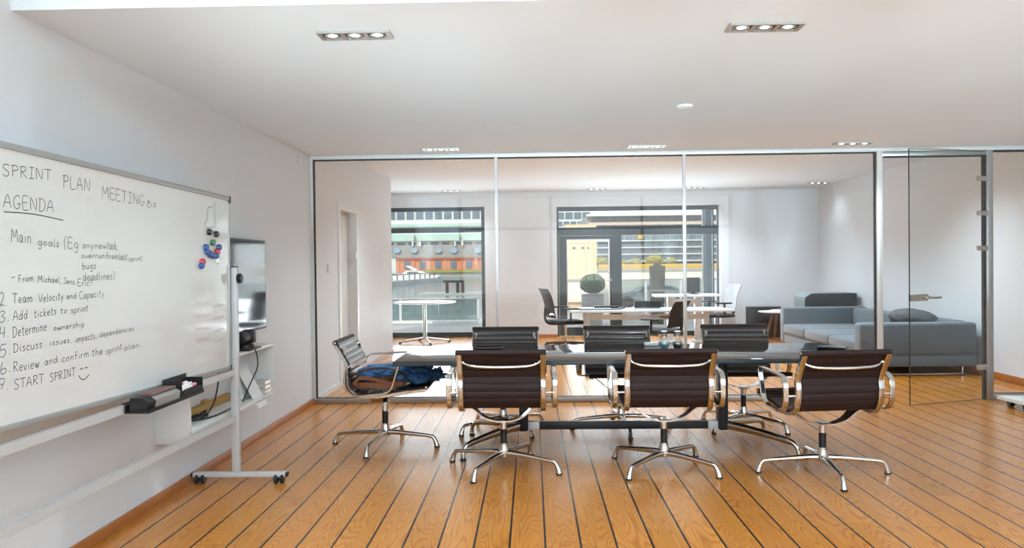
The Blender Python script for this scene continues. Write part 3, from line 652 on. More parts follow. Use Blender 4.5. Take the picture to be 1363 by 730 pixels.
def stroke(bm, pts, w):
    if len(pts) > 2: pts = [tuple(p) for p in catmull([(a, b, 0) for a, b in pts], 4)]
    pts = [Vector((p[0], p[1], 0)) for p in pts]
    L, R = [], []
    for i, p in enumerate(pts):
        t = (pts[min(i+1, len(pts)-1)]-pts[max(i-1, 0)]); t = t.normalized() if t.length > 1e-9 else Vector((1, 0, 0))
        n = Vector((-t.y, t.x, 0))*w/2; L.append(p+n); R.append(p-n)
    vl = [bm.verts.new(bp(p.x, p.y, .0012)) for p in L]; vr = [bm.verts.new(bp(p.x, p.y, .0012)) for p in R]
    for i in range(len(pts)-1): bm.faces.new((vl[i], vr[i], vr[i+1], vl[i+1]))
def write(bm, txt, A, Bq, h, w=.0029):
    adv = [G[c][0]+.12 for c in txt]; tot = sum(adv)-.12
    du, dv = Bq[0]-A[0], Bq[1]-A[1]; sx = abs(du)/tot; x = 0
    for c, a in zip(txt, adv):
        for st in G[c][1]:
            q = []
            for gx_, gy_ in st:
                k = (x+gx_)/tot; q.append((A[0]+du*k+random.uniform(-.0008, .0008), A[1]+dv*k+gy_*h+random.uniform(-.0008, .0008)))
            stroke(bm, q, w)
        x += a
NOTES = [
 [('SPRINT', (-1.923, -.11), (-1.652, -.095), .042), ('PLAN', (-1.582, -.114), (-1.396, -.108), .051), ('MEETING', (-1.314, -.125), (-.963, -.13), .05), ('&s', (-.942, -.134), (-.851, -.122), .029)],
 [('AGENDA', (-1.918, -.221), (-1.639, -.217), .048)],
 [('.', (-1.947, -.335), (-1.925, -.335), .06), ('Main', (-1.879, -.342), (-1.772, -.342), .046), ('goals', (-1.734, -.349), (-1.604, -.35), .031), ('(Eg', (-1.58, -.352), (-1.482, -.351), .042), ('any', (-1.456, -.35), (-1.377, -.347), .028), ('new', (-1.367, -.347), (-1.283, -.345), .029), ('task,', (-1.277, -.345), (-1.19, -.347), .036)],
 [('overrun', (-1.462, -.39), (-1.295, -.386), .024), ('from', (-1.284, -.389), (-1.19, -.387), .029), ('last', (-1.184, -.39), (-1.116, -.389), .03), ('sprint', (-1.104, -.395), (-.987, -.389), .024)],
 [('bugs', (-1.457, -.435), (-1.359, -.432), .028)], [('deadlines)', (-1.453, -.483), (-1.215, -.477), .034)],
 [('-', (-1.882, -.482), (-1.859, -.479), .027), ('From', (-1.843, -.487), (-1.761, -.482), .024), ('Michael,', (-1.735, -.488), (-1.596, -.491), .026), ('Jens,', (-1.582, -.494), (-1.499, -.498), .023), ('Eric?', (-1.489, -.504), (-1.385, -.505), .027)],
 [('2.', (-1.94, -.57), (-1.902, -.571), .048), ('Team', (-1.875, -.562), (-1.766, -.562), .035), ('Velocity', (-1.732, -.563), (-1.582, -.557), .031), ('and', (-1.563, -.556), (-1.499, -.555), .024), ('Capacity', (-1.479, -.558), (-1.303, -.551), .031)],
 [('3.', (-1.941, -.629), (-1.891, -.624), .04), ('Add', (-1.872, -.625), (-1.795, -.622), .035), ('tickets', (-1.758, -.619), (-1.627, -.613), .03), ('to', (-1.602, -.612), (-1.559, -.611), .023), ('sprint', (-1.535, -.614), (-1.418, -.608), .027)],
 [('4.', (-1.941, -.684), (-1.892, -.682), .039), ('Determine', (-1.876, -.685), (-1.685, -.672), .038), ('ownership', (-1.644, -.676), (-1.445, -.672), .023)],
 [('5.', (-1.942, -.751), (-1.885, -.745), .042), ('Discuss', (-1.873, -.74), (-1.712, -.736), .032), ('issues,', (-1.667, -.732), (-1.531, -.73), .023), ('impacts,', (-1.506, -.734), (-1.36, -.727), .028), ('dependencies', (-1.338, -.725), (-1.064, -.714), .025)],
 [('6.', (-1.939, -.811), (-1.885, -.806), .043), ('Review', (-1.874, -.81), (-1.73, -.808), .037), ('and', (-1.699, -.805), (-1.622, -.801), .028), ('confirm', (-1.594, -.804), (-1.415, -.799), .03), ('the', (-1.393, -.8), (-1.317, -.799), .032), ('sprint', (-1.289, -.803), (-1.165, -.79), .029), ('plan.', (-1.147, -.799), (-.999, -.794), .024)],
 [('7.', (-1.946, -.862), (-1.897, -.869), .037), ('START', (-1.87, -.873), (-1.704, -.87), .035), ('SPRINT', (-1.669, -.872), (-1.508, -.866), .032)],
]
for ln in NOTES:
    for wd in ln[1:]:
        bm = NB(); write(bm, *wd); obj('handwritten_word', bm, M_ink, wb, world=True, smooth=0)
    bm = NB(); write(bm, *ln[0])
    if ln[0][0] == 'AGENDA': stroke(bm, [(-1.915, -.237), (-1.754, -.233), (-1.579, -.243)], .004)
    obj('handwritten_word', bm, M_ink, wb, world=True, smooth=0)
    if ln[0][0] == '7.':
        bm = NB()
        stroke(bm, [(-1.488, -.868), (-1.468, -.886), (-1.442, -.889), (-1.413, -.874)], .004)
        stroke(bm, [(-1.478, -.848), (-1.466, -.842), (-1.456, -.848)], .004); stroke(bm, [(-1.445, -.847), (-1.434, -.841), (-1.424, -.847)], .004)
        obj('smiley', bm, M_ink, wb, world=True, smooth=0)
bm = NB()
stroke(bm, [(-.181, -.027), (-.201, -.063), (-.23, -.066), (-.288, -.08), (-.259, -.069), (-.298, -.093), (-.289, -.143), (-.327, -.17), (-.299, -.19), (-.261, -.187), (-.213, -.18), (-.183, -.173), (-.192, -.127), (-.211, -.077)], .0045)
obj('doodle', bm, M_inkpale, wb, world=True, smooth=0)
for v in (-.62, -.69, -.76, -.82):
    bm = NB(); write(bm, 'mvnwus'[:random.randint(3, 5)], (-.44, v), (-.26, v), .03); obj('faded_word', bm, M_inkred, wb, world=True, smooth=0)
    bm = NB(); write(bm, 'wenuvs'[:random.randint(3, 5)], (-.21, v-.02), (-.08, v-.015), .026); obj('faded_word', bm, M_inkred, wb, world=True, smooth=0)
MAG = [((-.281, -.214), 'black', 'black magnet on the whiteboard, left of the two under the doodle'), ((-.194, -.221), 'black', 'black magnet on the whiteboard, right of the two under the doodle'),
       ((-.240, -.271), 'green', 'the single green magnet on the whiteboard'), ((-.326, -.302), 'blue', 'blue magnet at the top left end of the curved row'), ((-.160, -.295), 'blue', 'blue magnet at the top right end of the curved row'),
       ((-.182, -.322), 'red', 'red magnet on the right arm of the curved row'), ((-.311, -.325), 'blue', 'blue magnet second down on the left arm of the curved row'), ((-.275, -.336), 'blue', 'blue magnet at the lower left bend of the curved row'),
       ((-.236, -.345), 'blue', 'blue magnet at the lowest point of the curved row'), ((-.196, -.343), 'blue', 'blue magnet directly under the red one in the curved row'), ((-.172, -.371), 'white', 'the single white magnet below the curved row'),
       ((-.369, -.382), 'red', 'red magnet of the stacked pair left of the curved row'), ((-.383, -.404), 'blue', 'blue magnet under the red one, lowest on the whiteboard')]
MC = {'black': mat('magnet_black', srgb(30, 30, 34), .35), 'green': mat('magnet_green', srgb(50, 110, 72), .35), 'blue': mat('magnet_blue', srgb(38, 76, 140), .35), 'red': mat('magnet_red', srgb(190, 48, 56), .35), 'white': mat('magnet_white', srgb(225, 225, 222), .35)}
for (u, v), c, lb in MAG:
    bm = NB(); lathe(bm, [(.015, .001), (.016, .003), (.0145, .014), (.012, .017), (.0005, .017)], n=16)
    bm.transform(Matrix(((EU.x, EV.x, EN.x, 0), (EU.y, EV.y, EN.y, 0), (EU.z, EV.z, EN.z, 0), (0, 0, 0, 1))) @ Matrix.Diagonal((1.35, 1.15, 1.2, 1)))
    o = obj('magnet', bm, MC[c]); o.location = bp(u, v, 0); tag(o, lb, 'magnet', 'magnets on the whiteboard')
# pen tray, eraser and pen holder on the upper rail
tr = thing('pen_tray', 'black tray clipped to the upper rail of the whiteboard stand', 'tray', (-1.77, 3.75, .66))
bm = NB(); box(bm, -1.805, -1.70, 3.46, 4.05, .655, .662, r=.002); box(bm, -1.705, -1.70, 3.46, 4.05, .662, .672); box(bm, -1.845, -1.80, 3.5, 4.0, .6885, .693); box(bm, -1.81, -1.805, 3.46, 4.05, .655, .693); obj('tray', bm, M_black, tr, world=True)
er = thing('board_eraser', 'long whiteboard eraser with brown felt and grey back lying on the black tray', 'eraser', (-1.75, 3.63, .662))
bm = NB(); prism(bm, [(-1.795, .6625), (-1.715, .6625), (-1.708, .700), (-1.735, .722), (-1.79, .722)], 3.47, 3.545, 'Y'); obj('end_grip', bm, M_black, er, world=True)
bm = NB(); prism(bm, [(-1.79, .664), (-1.712, .664), (-1.706, .705), (-1.73, .718), (-1.79, .718)], 3.546, 3.79, 'Y'); obj('body', bm, mat('eraser_grey', srgb(150, 148, 144), .5), er, world=True)
bm = NB(); box(bm, -1.79, -1.725, 3.547, 3.785, .7185, .732, r=.004); obj('felt', bm, mat('brown_felt', srgb(116, 88, 80), .9), er, world=True)
hd = thing('pen_holder', 'open black pen holder on the tray behind the eraser', 'pen holder', (-1.75, 3.93, .662))
bm = NB(); box(bm, -1.80, -1.796, 3.80, 4.06, .663, .755); box(bm, -1.796, -1.705, 3.80, 3.806, .663, .755); box(bm, -1.796, -1.71, 4.054, 4.06, .663, .735)
box(bm, -1.796, -1.705, 3.806, 4.054, .663, .668); prism(bm, [(3.806, .668), (4.054, .668), (4.03, .70), (3.84, .70)], -1.71, -1.705, 'X'); obj('box', bm, M_black, hd, world=True)
for k, (c, lb) in enumerate((((226, 224, 222), 'white marker pen with a pink cap in the black pen holder'), ((238, 238, 236), 'plain white marker pen in the black pen holder'), ((196, 70, 84), 'red marker pen lying deepest in the black pen holder'))):
    q = Vector((-1.725-.022*k, 3.83, .70+.004*k)); t = thing('marker_pen', lb, 'marker pen', q, 0, 'marker pens in the pen holder')
    bm = NB(); tube(bm, [(0, 0, 0), (0, .12, .004)], .009, 10); obj('barrel', bm, mat('pen_barrel', srgb(*c), .4), t)
    bm = NB(); tube(bm, [(0, .1205, .004), (0, .17, .006)], .0095, 10); obj('cap', bm, mat('pen_cap', srgb(214, 130, 150) if k == 0 else srgb(225, 225, 225), .4), t)

# ------------------------------------------------------------------ television, wall shelf and what is on it
tv = thing('television', 'flat black television hung on the left wall behind the whiteboard', 'television', (-2.03, 5.2, .84))
tz0_, tz1_ = .842, 1.497
bm = NB(); box(bm, -2.035, -1.995, 4.42, 5.90, tz0_, tz1_, r=.004); box(bm, XL+.001, -2.036, 4.9, 5.4, 1.0, 1.3); obj('case', bm, M_black, tv, world=True)
obj('screen', B(-1.9945, -1.993, 4.44, 5.885, tz0_+.02, tz1_-.012), M_screen, tv, world=True, smooth=0)
sh = thing('wall_shelf', 'white open wall cabinet below the television, its shelf full of cables', 'shelf', (-1.99, 5.0, .34))
SX0, SX1, SY0, SY1 = XL+.001, -1.885, 4.31, 5.72
obj('top_board', B(SX0, SX1, SY0, SY1, .725, .745, r=.002), M_white, sh, world=True)
obj('bottom_board', B(SX0, SX1+.03, SY0, SY1-.1, .385, .41, r=.002), M_white, sh, world=True)
obj('end_panel', B(SX0, SX1+.004, SY0-.022, SY0-.0005, .33, .745, r=.002), M_white, sh, world=True)
obj('end_panel', B(SX0, SX1, SY1+.0005, SY1+.02, .46, .745, r=.002), M_white, sh, world=True)
obj('back_panel', B(SX0, SX0+.012, SY0, SY1, .411, .7245), M_white, sh, world=True)
cm = thing('conference_camera', 'black video camera standing on the white wall cabinet under the television', 'camera', (-1.94, 5.27, .745))
bm = NB(); box(bm, -1.99, -1.86, 5.16, 5.40, .7455, .756, r=.004); lathe(bm, [(.06, .756), (.055, .78), (.03, .79)], (-1.93, 5.28, 0), 20); obj('base', bm, M_black, cm, world=True)
bm = NB(); lathe(bm, [(.028, 5.17), (.042, 5.18), (.042, 5.26), (.03, 5.275)], (-1.93, 0, .828), 20, 'Y'); obj('lens_barrel', bm, M_black, cm, world=True)
bm = NB(); box(bm, -1.965, -1.885, 5.30, 5.375, .785, .875, r=.014); tube(bm, [(-1.93, 5.27, .83), (-1.93, 5.31, .82)], .02, 10); obj('head', bm, M_black, cm, world=True)
wl = thing('spirit_level', 'yellow spirit level lying at the back of the wall cabinet shelf', 'spirit level', (-2.04, 4.9, .411))
bm = NB(); box(bm, -2.066, -2.03, 4.45, 5.28, .4105, .455, r=.003); box(bm, -2.064, -2.032, 4.86, 4.92, .4551, .475, r=.003); obj('bar', bm, mat('ochre_paint', srgb(186, 140, 66), .5), wl, world=True)
cbm = mat('cable_black', srgb(22, 20, 22), .5)
pts = [(-2.0, 4.98, .715), (-1.985, 4.95, .60), (-1.97, 4.86, .49), (-1.95, 4.72, .435), (-1.93, 4.58, .425)]
for k in range(20):
    a = k*.85; pts.append((-1.955+.045*math.sin(a)*(.7+.3*math.sin(k)), 4.56+.10*math.cos(a), .419+.004*(k % 6)+.018*(k % 3 == 0)))
pts += [(-1.90, 4.62, .418), (-1.89, 4.85, .417), (-1.885, 5.02, .424)]
bm = NB(); tube(bm, catmull(pts, 6), .005, 6); tag(obj('power_cable', bm, cbm), 'black cable coiled on the wall cabinet shelf behind the board stand', 'cable')
bm = NB(); tube(bm, catmull([(-1.855, 5.25, .75), (-1.848, 5.27, .70), (-1.85, 5.27, .62), (-1.87, 5.18, .52), (-1.9, 5.13, .42)], 6), .0045, 6); tag(obj('camera_cable', bm, cbm), 'thin black cable hanging down from the video camera', 'cable')
bt = thing('bottle', 'small white bottle with a black cap at the back of the shelf', 'bottle', (-1.99, 5.27, .4105))
bm = NB(); lathe(bm, [(.022, 0), (.026, .006), (.026, .06), (.012, .072), (.012, .078)], n=18); obj('body', bm, M_paper, bt)
bm = NB(); lathe(bm, [(.014, .0782), (.014, .094), (.010, .096)], n=14); obj('cap', bm, M_black, bt)
lp = thing('folded_board', 'white bent card panel leaning out of the wall cabinet', 'panel', (-1.9, 5.2, .411))
bm = NB()
ring_sweep(bm, [[(-1.99, y, .60), (-1.985, y, .605), (-1.842, y, .345), (-1.848, y, .34)] for y in (5.28, 5.46)])
ring_sweep(bm, [[(-1.99, y, .606), (-1.996, y, .602), (-1.965, y, .4105), (-1.957, y, .4105)] for y in (5.27, 5.44)])
obj('panel', bm, M_paper, lp, world=True)
M_clear = glass_mat('clear_acrylic', (.93, .94, .94, 1), base=.12, power=2.0)
ft = thing('acrylic_tray', 'stack of clear acrylic trays at the right end of the shelf', 'tray', (-1.96, 5.62, .411))
for k in range(3):
    bm = NB(); z = .4105+k*.032
    box(bm, -2.05, -1.87, 5.49, 5.60, z, z+.004); box(bm, -1.874, -1.87, 5.49, 5.60, z+.004, z+.024); box(bm, -2.05, -2.046, 5.49, 5.60, z+.004, z+.028); box(bm, -2.046, -1.874, 5.596, 5.60, z+.004, z+.028)
    obj('tray', bm, M_clear, ft, world=True)
ps = obj('paper_stack', B(-1.90, -1.862, 4.34, 4.56, .4105, .416), M_paper); tag(ps, 'loose papers at the front edge of the cabinet shelf', 'paper')
sw = thing('wall_switch', 'small white switch high on the left wall in the corner by the glass', 'switch', (XL, 7.3, 2.2))
bm = NB(); q = P(398, 213, X=XL); box(bm, XL+.001, XL+.012, q.y-.03, q.y+.03, q.z-.04, q.z+.04, r=.003); obj('plate', bm, M_white, sw, world=True)

# ------------------------------------------------------------------ sofa corner
sf = thing('sofa', 'grey blue three seat sofa along the right wall behind the glass door', 'sofa', (4.3, 10.4, 0))
def soft(x0, x1, y0, y1, z0, z1, r): return B(x0, x1, y0, y1, z0, z1, r=r, seg=4)
obj('base', soft(3.72, 4.93, 9.13, 11.80, .10, .235, .02), M_sofa, sf, world=True)
obj('armrest', soft(3.665, 4.95, 8.93, 9.125, .235, .595, .035), M_sofa, sf, world=True)
obj('arm_base', soft(3.68, 4.945, 8.935, 9.12, .105, .2345, .02), M_sofa, sf, world=True)
obj('armrest', soft(3.72, 4.95, 11.81, 12.0, .10, .615, .035), M_sofa, sf, world=True)
obj('backrest', soft(4.72, 4.955, 9.13, 11.8, .236, .60, .04), M_sofa, sf, world=True)
for y0, y1 in ((9.135, 10.01), (10.02, 10.9), (10.91, 11.80)):
    obj('seat_cushion', soft(3.70, 4.70, y0, y1, .2355, .375, .04), M_sofa, sf, world=True)
for y in (9.05, 11.85):
    bm = NB(); tube(bm, catmull([(3.85, y, .10), (3.85, y, .02), (3.9, y, .008), (4.78, y, .008), (4.84, y, .02), (4.85, y, .10)], 5), .008, 8); obj('leg', bm, M_chrome, sf, world=True)
pl = thing('pillow', 'dark grey pillow leaning on the sofa back above the near arm', 'pillow', (4.5, 9.45, .45))
bm = NB(); blob(bm, (0, 0, .14), (.30, .14, .13), 5, .12, 1.6, 4); bmesh.ops.rotate(bm, verts=bm.verts, cent=(0, 0, .14), matrix=Matrix.Rotation(math.radians(8), 3, 'Y')); obj('cover', bm, M_pillow, pl)
st = thing('side_table', 'round white side table with splayed walnut legs left of the sofa', 'side table', (4.05, 13.15, 0))
bm = NB(); lathe(bm, [(.28, .455), (.32, .468), (.32, .478), (.0005, .478)], n=36); obj('tabletop', bm, M_white, st)
for k in range(3):
    a = k*2*PI/3+3.6; c, s = math.cos(a), math.sin(a); bm = NB(); tube(bm, [(.11*c, .11*s, .46), (.27*c, .27*s, 0)], .026, 10, scale=lambda t: 1-.4*t); obj('leg', bm, M_wood, st)
o = obj('book', B(-.07, .07, -.1, .1, 0, .025, r=.003), M_paper); o.location = (4.03, 13.15, .478); tag(o, 'small white book on the round side table', 'book')
bk = thing('storage_box', 'low black box on the floor behind the round side table', 'box', (4.0, 13.75, 0))
obj('case', B(-.28, .3, -.15, .15, 0, .50, r=.01), mat('dark_navy_case', srgb(22, 32, 40), .5), bk); obj('lid', B(-.285, .305, -.155, .155, .501, .52, r=.006), M_black, bk)
bc = thing('equipment_case', 'large black case with a grey lid standing behind the far sofa arm', 'case', (4.55, 12.45, 0))
bm = NB(); prism(bm, [(-.38, 0), (.40, 0), (.40, .79), (.36, .80), (-.28, .80), (-.38, .74)], -.25, .25, 'Y'); obj('body', bm, mat('black_case', srgb(20, 28, 34), .5), bc)
bm = NB(); prism(bm, [(-.385, .70), (-.385, .745), (-.285, .808), (.365, .808), (.405, .80), (.405, .792), (.36, .801), (-.28, .801), (-.381, .74)], -.252, .252, 'Y'); obj('lid', bm, mat('case_grey_edge', srgb(134, 142, 146), .5), bc)
obj('side_panel', B(-.388, -.3805, -.24, .24, 0, .70), mat('case_grey_side', srgb(112, 124, 130), .4), bc)
# white board on castors at the right edge
dy = thing('trolley', 'low white platform on black castors on the floor at the right edge', 'trolley', (4.45, 6.95, 0))
bm = NB(); prism(bm, [(4.10, 7.10), (4.135, 6.80), (4.17, 6.77), (4.75, 6.80), (4.75, 7.12)], .062, .09, 'Z'); obj('platform', bm, M_white, dy, world=True)
for x, y in ((4.21, 6.85), (4.69, 6.86), (4.20, 7.06), (4.69, 7.06)):
    bm = NB(); lathe(bm, [(.01, -.022), (.028, -.022), (.030, -.018), (.030, .018), (.028, .022), (.01, .022)], (x, y, .0305), 16, 'X'); obj('castor', bm, M_black, dy, world=True)

# ------------------------------------------------------------------ rear office
def desk(name_label, x0, x1, y0, y1, zt, mt=M_white):
    t = thing('office_desk', name_label, 'desk', ((x0+x1)/2, (y0+y1)/2, 0), 0, 'white office desks')
    obj('tabletop', B(x0, x1, y0, y1, zt-.035, zt, r=.006), mt, t, world=True)
    for x in (x0+.22, x1-.36):
        bm = NB(); box(bm, x, x+.09, y0+.25, y0+.34, .03, zt-.036, r=.008); box(bm, x-.02, x+.11, y0+.05, y1-.05, 0, .03, r=.008); obj('leg', bm, M_aluw, t, world=True)
    obj('crossbar', B(x0+.312, x1-.362, y0+.27, y0+.32, zt-.16, zt-.08), M_aluw, t, world=True)
desk('white desk before the far window, its front edge toward us', .56, 2.94, 11.75, 12.45, .60)
desk('higher white desk standing behind the first one by the window', 1.98, 3.0, 12.65, 13.15, .785)
M_mesh = mat('black_mesh_cloth', srgb(34, 36, 40), .7)
def task_chair(label, x, y, rz, seat=M_mesh, back=M_mesh, sc=1.0):
    t = thing('task_chair', label, 'chair', (x, y, 0), math.radians(rz), 'black task chairs in the rear office'); t.scale = (1, 1, sc)
    bm = NB(); lathe(bm, [(.035, .05), (.035, .10), (.022, .11), (.022, .36)], n=14); obj('column', bm, M_chrome, t)
    for k in range(5):
        a = 2*PI*k/5+.3; c, s = math.cos(a), math.sin(a); bm = NB(); tube(bm, [(0, 0, .085), (.33*c, .33*s, .055)], .018, 8); l = obj('leg', bm, M_black, t)
        bm = NB(); lathe(bm, [(.01, -.02), (.026, -.02), (.026, .02), (.01, .02)], (.33*c, .33*s, .0265), 12, 'X'); obj('castor', bm, M_black, l)
    obj('seat', B(-.27, .27, -.24, .26, .37, .425, r=.025), seat, t)
    bm = NB(); pr = catmull([(-.25, .47), (-.285, .58), (-.29, .70), (-.33, .82), (-.39, .91)], 5)if False else [Vector((0, a, b)) for a, b in ((-.25, .47), (-.28, .56), (-.285, .66), (-.31, .76), (-.345, .85), (-.385, .92))]
    ring_sweep(bm, [[p+Vector((x_, (.03*(abs(x_)/.25)**2), 0)) for p in pr]+[p+Vector((x_, (.03*(abs(x_)/.25)**2)-.018, 0)) for p in reversed(pr)] for x_ in (-.25, -.17, -.08, 0, .08, .17, .25)]); obj('backrest', bm, back, t)
    bm = NB(); tube(bm, catmull([(0, -.05, .37), (0, -.26, .38), (0, -.33, .46), (0, -.325, .62)], 5), .022, 8); obj('back_support', bm, M_black, t)
    for s in (-1, 1):
        bm = NB(); tube(bm, [(s*.26, -.02, .39), (s*.32, -.02, .42), (s*.32, -.02, .60)], .018, 8); box(bm, s*.32-.04, s*.32+.04, -.14, .14, .60, .625, r=.008); obj('armrest', bm, M_black, t)
task_chair('black task chair left of the white desk, turned toward the window desk', .52, 12.3, -75)
task_chair('black task chair right behind the two carafes, its back toward us', 1.83, 11.4, 55, sc=.82)
task_chair('task chair with a pale grey back standing right of the higher desk', 3.12, 13.55, 100, back=mat('pale_mesh_cloth', srgb(176, 178, 180), .6))
mo = thing('monitor', 'black monitor on the higher desk beside the glazing bar', 'monitor', (2.62, 12.9, .785))
obj('screen', B(-.13, .10, -.02, .02, .03, .27, r=.006), M_black, mo); bm = NB(); box(bm, -.08, .06, -.09, .09, 0, .012, r=.004); box(bm, -.03, .02, .021, .04, .012, .2); obj('stand', bm, M_black, mo)
kb = obj('keyboard', B(-.32, .32, -.09, .09, 0, .018, r=.004), mat('grey_keyboard', srgb(120, 124, 126), .5)); kb.location = (1.02, 11.92, .60); tag(kb, 'grey keyboard near the left end of the white desk', 'keyboard')
sk = thing('paper_pile', 'pile of papers and black folders on the left part of the white desk', 'papers', (1.0, 12.2, .60))
obj('paper', B(-.3, .2, -.12, .16, 0, .02, r=.003), M_paper, sk); obj('folder', B(-.05, .32, -.1, .12, .0205, .045, r=.006), M_black, sk); obj('paper', B(.22, .42, -.05, .1, 0, .02, r=.003), M_black, sk)
dv = thing('laptop', 'open dark laptop on the middle of the white desk', 'laptop', (1.75, 12.2, .60))
obj('keyboard_base', B(-.2, .2, -.14, .14, 0, .016, r=.003), M_nickel, dv)
bm = NB(); ring_sweep(bm, [[(x_, -.14, .017), (x_, -.15, .022), (x_, -.18, .12), (x_, -.17, .122)] for x_ in (-.2, .2)]); obj('screen', bm, M_blackm, dv)
rt = thing('round_table', 'round white table on a chrome pedestal in front of the left far window', 'table', (P(568, 455, Z=0).x, 13.2, 0))
bm = NB(); lathe(bm, [(.50, .668), (.53, .675), (.53, .692), (.0005, .692)], n=40); obj('tabletop', bm, M_white, rt)
bm = NB(); lathe(bm, [(.05, .07), (.034, .10), (.03, .667)], n=16); obj('pedestal', bm, M_chrome, rt)
for k in range(4):
    a = k*PI/2+.35; c, s = math.cos(a), math.sin(a); bm = NB(); tube(bm, [(0, 0, .085), (.42*c, .42*s, .03)], .022, 8, scale=lambda t: 1-.35*t); l = obj('leg', bm, M_chrome, rt)
    bm = NB(); lathe(bm, [(.022, 0), (.022, .03)], (.42*c, .42*s, 0), 10); obj('glide', bm, M_black, l)
for (px, py, X_, lb) in ((437, 357, XL, 'white light switch on the rear wall left of the doorway'), (473, 340, XL, 'white light switch on the rear wall right of the doorway')):
    q = P(px, py, X=X_); t = thing('light_switch', lb, 'switch', q); obj('plate', B(.001, .012, -.04, .04, -.04, .04, r=.003), M_white, t); obj('rocker', B(.0121, .016, -.02, .02, -.025, .025), M_basew, t)

# ------------------------------------------------------------------ outside
M_deck = mat('deck_boards', srgb(186, 180, 170), .7, vary=(3, .1)); M_road = mat('pale_paving', srgb(176, 170, 160), .85, vary=(.6, .15))
M_water = mat('harbour_water', srgb(110, 128, 128), .12, vary=(1.2, .2)); M_cream = mat('cream_render', srgb(226, 220, 206), .8, vary=(.8, .05))
M_tan = mat('tan_render', srgb(226, 198, 160), .85, vary=(.5, .05)); M_brick = mat('orange_brick', srgb(212, 136, 98), .85, vary=(5, .15))
M_bwin = mat('facade_glass', srgb(96, 112, 122), .15, vary=(.9, .35)); M_bwhite = mat('white_render', srgb(222, 224, 218), .8)
M_green = mat('green_glass_balcony', srgb(176, 206, 192), .2); M_concrete = mat('grey_concrete', srgb(160, 160, 154), .85, vary=(1, .1))
M_leaf = mat('box_leaf', srgb(62, 82, 48), .8, bump=(60, .9), vary=(40, .5)); M_hedge = mat('yellow_hedge', srgb(196, 158, 58), .85, bump=(20, .8), vary=(6, .35)); M_shrub = mat('yellow_green_shrub', srgb(150, 142, 62), .85, bump=(20, .8), vary=(6, .4))
M_pink = mat('pale_pink_band', srgb(206, 186, 174), .8)
struct('ground_deck', B(-9, 9, 14.4, 19.2, -.2, -.02), M_deck)
struct('ground_road', B(-0.6, 70, 19.2, 110, -1.6, -1.0), M_road)
struct('water', B(-170, -0.61, 19.2, 300, -1.9, -1.4), M_water)
def balustrade(label, x0, x1, y, zt, base, n):
    t = thing('glass_balustrade', label, 'balustrade', ((x0+x1)/2, y, 0), 0, 'glass balustrades on the deck')
    obj('handrail', B(x0, x1, y-.03, y+.03, zt-.03, zt, r=.006), M_nickel, t, world=True)
    obj('base_rail', B(x0, x1, y-.04, y+.04, 0, base, r=.004), M_bwhite, t, world=True)
    for i in range(n+1):
        x = x0+(x1-x0)*i/n; obj('post', B(x-.025, x+.025, y-.02, y+.02, base, zt-.031), M_aluw, t, world=True)
    gm = glass_mat('balustrade_glass', (.62, .69, .70, 1), base=.04)
    for i in range(n):
        a = x0+(x1-x0)*i/n+.03; b = x0+(x1-x0)*(i+1)/n-.03; obj('glass_pane', B(a, b, y-.006, y+.006, base+.01, zt-.032), gm, t, world=True, smooth=0)
balustrade('glass balustrade with a white base beyond the left far window', -6.4, -1.2, 17.6, P(600, 397, Y=17.6).z, P(600, 427, Y=17.6).z, 3)
balustrade('glass balustrade with thin posts beyond the right far window', 1.75, 5.6, 17.6, P(850, 371.5, Y=17.6).z, .08, 5)
bx_ = thing('boxwood', 'round clipped boxwood in a grey pot outside the glazed door', 'plant', (P(789, 400, Y=16.9).x, 16.9, -.02))
bm = NB(); lathe(bm, [(.20, 0), (.235, .40), (.24, .66), (.225, .66), (.20, .62), (.0005, .62)], n=28); obj('pot', bm, M_concrete, bx_)
zc = P(789, 378, Y=16.9).z+.02
bm = NB(); blob(bm, (0, 0, zc), (.265, .265, .205), 8, .12, 6, 5); obj('foliage', bm, M_leaf, bx_)
pp = thing('planter', 'tall dark square planter beside the balustrade beyond the right window', 'planter', (P(875, 400, Y=17.1).x, 17.1, -.02))
zt = P(875, 353, Y=17.1).z
bm = NB(); rg = []
for z, h in ((0, .11), (zt-.02, .15), (zt, .15), (zt, .12), (zt-.06, .12)): rg.append([(-h, -h, z), (h, -h, z), (h, h, z), (-h, h, z)])
ring_sweep(bm, rg); obj('pot', bm, mat('dark_planter', srgb(72, 70, 56), .6), pp)
bm = NB(); blob(bm, (0, 0, zt), (.09, .09, .06), 3, .4, 4, 3); obj('plant', bm, M_leaf, pp)
struct('trim_1', B(P(938, 330, Y=14.8).x, P(948, 330, Y=14.8).x, 14.7, 14.95, -.02, 2.9), M_steelblue)
struct('trim_2', B(P(934, 330, Y=15.0).x, P(938, 330, Y=15.0).x-.005, 14.9, 15.0, -.02, 2.9), M_bwhite)

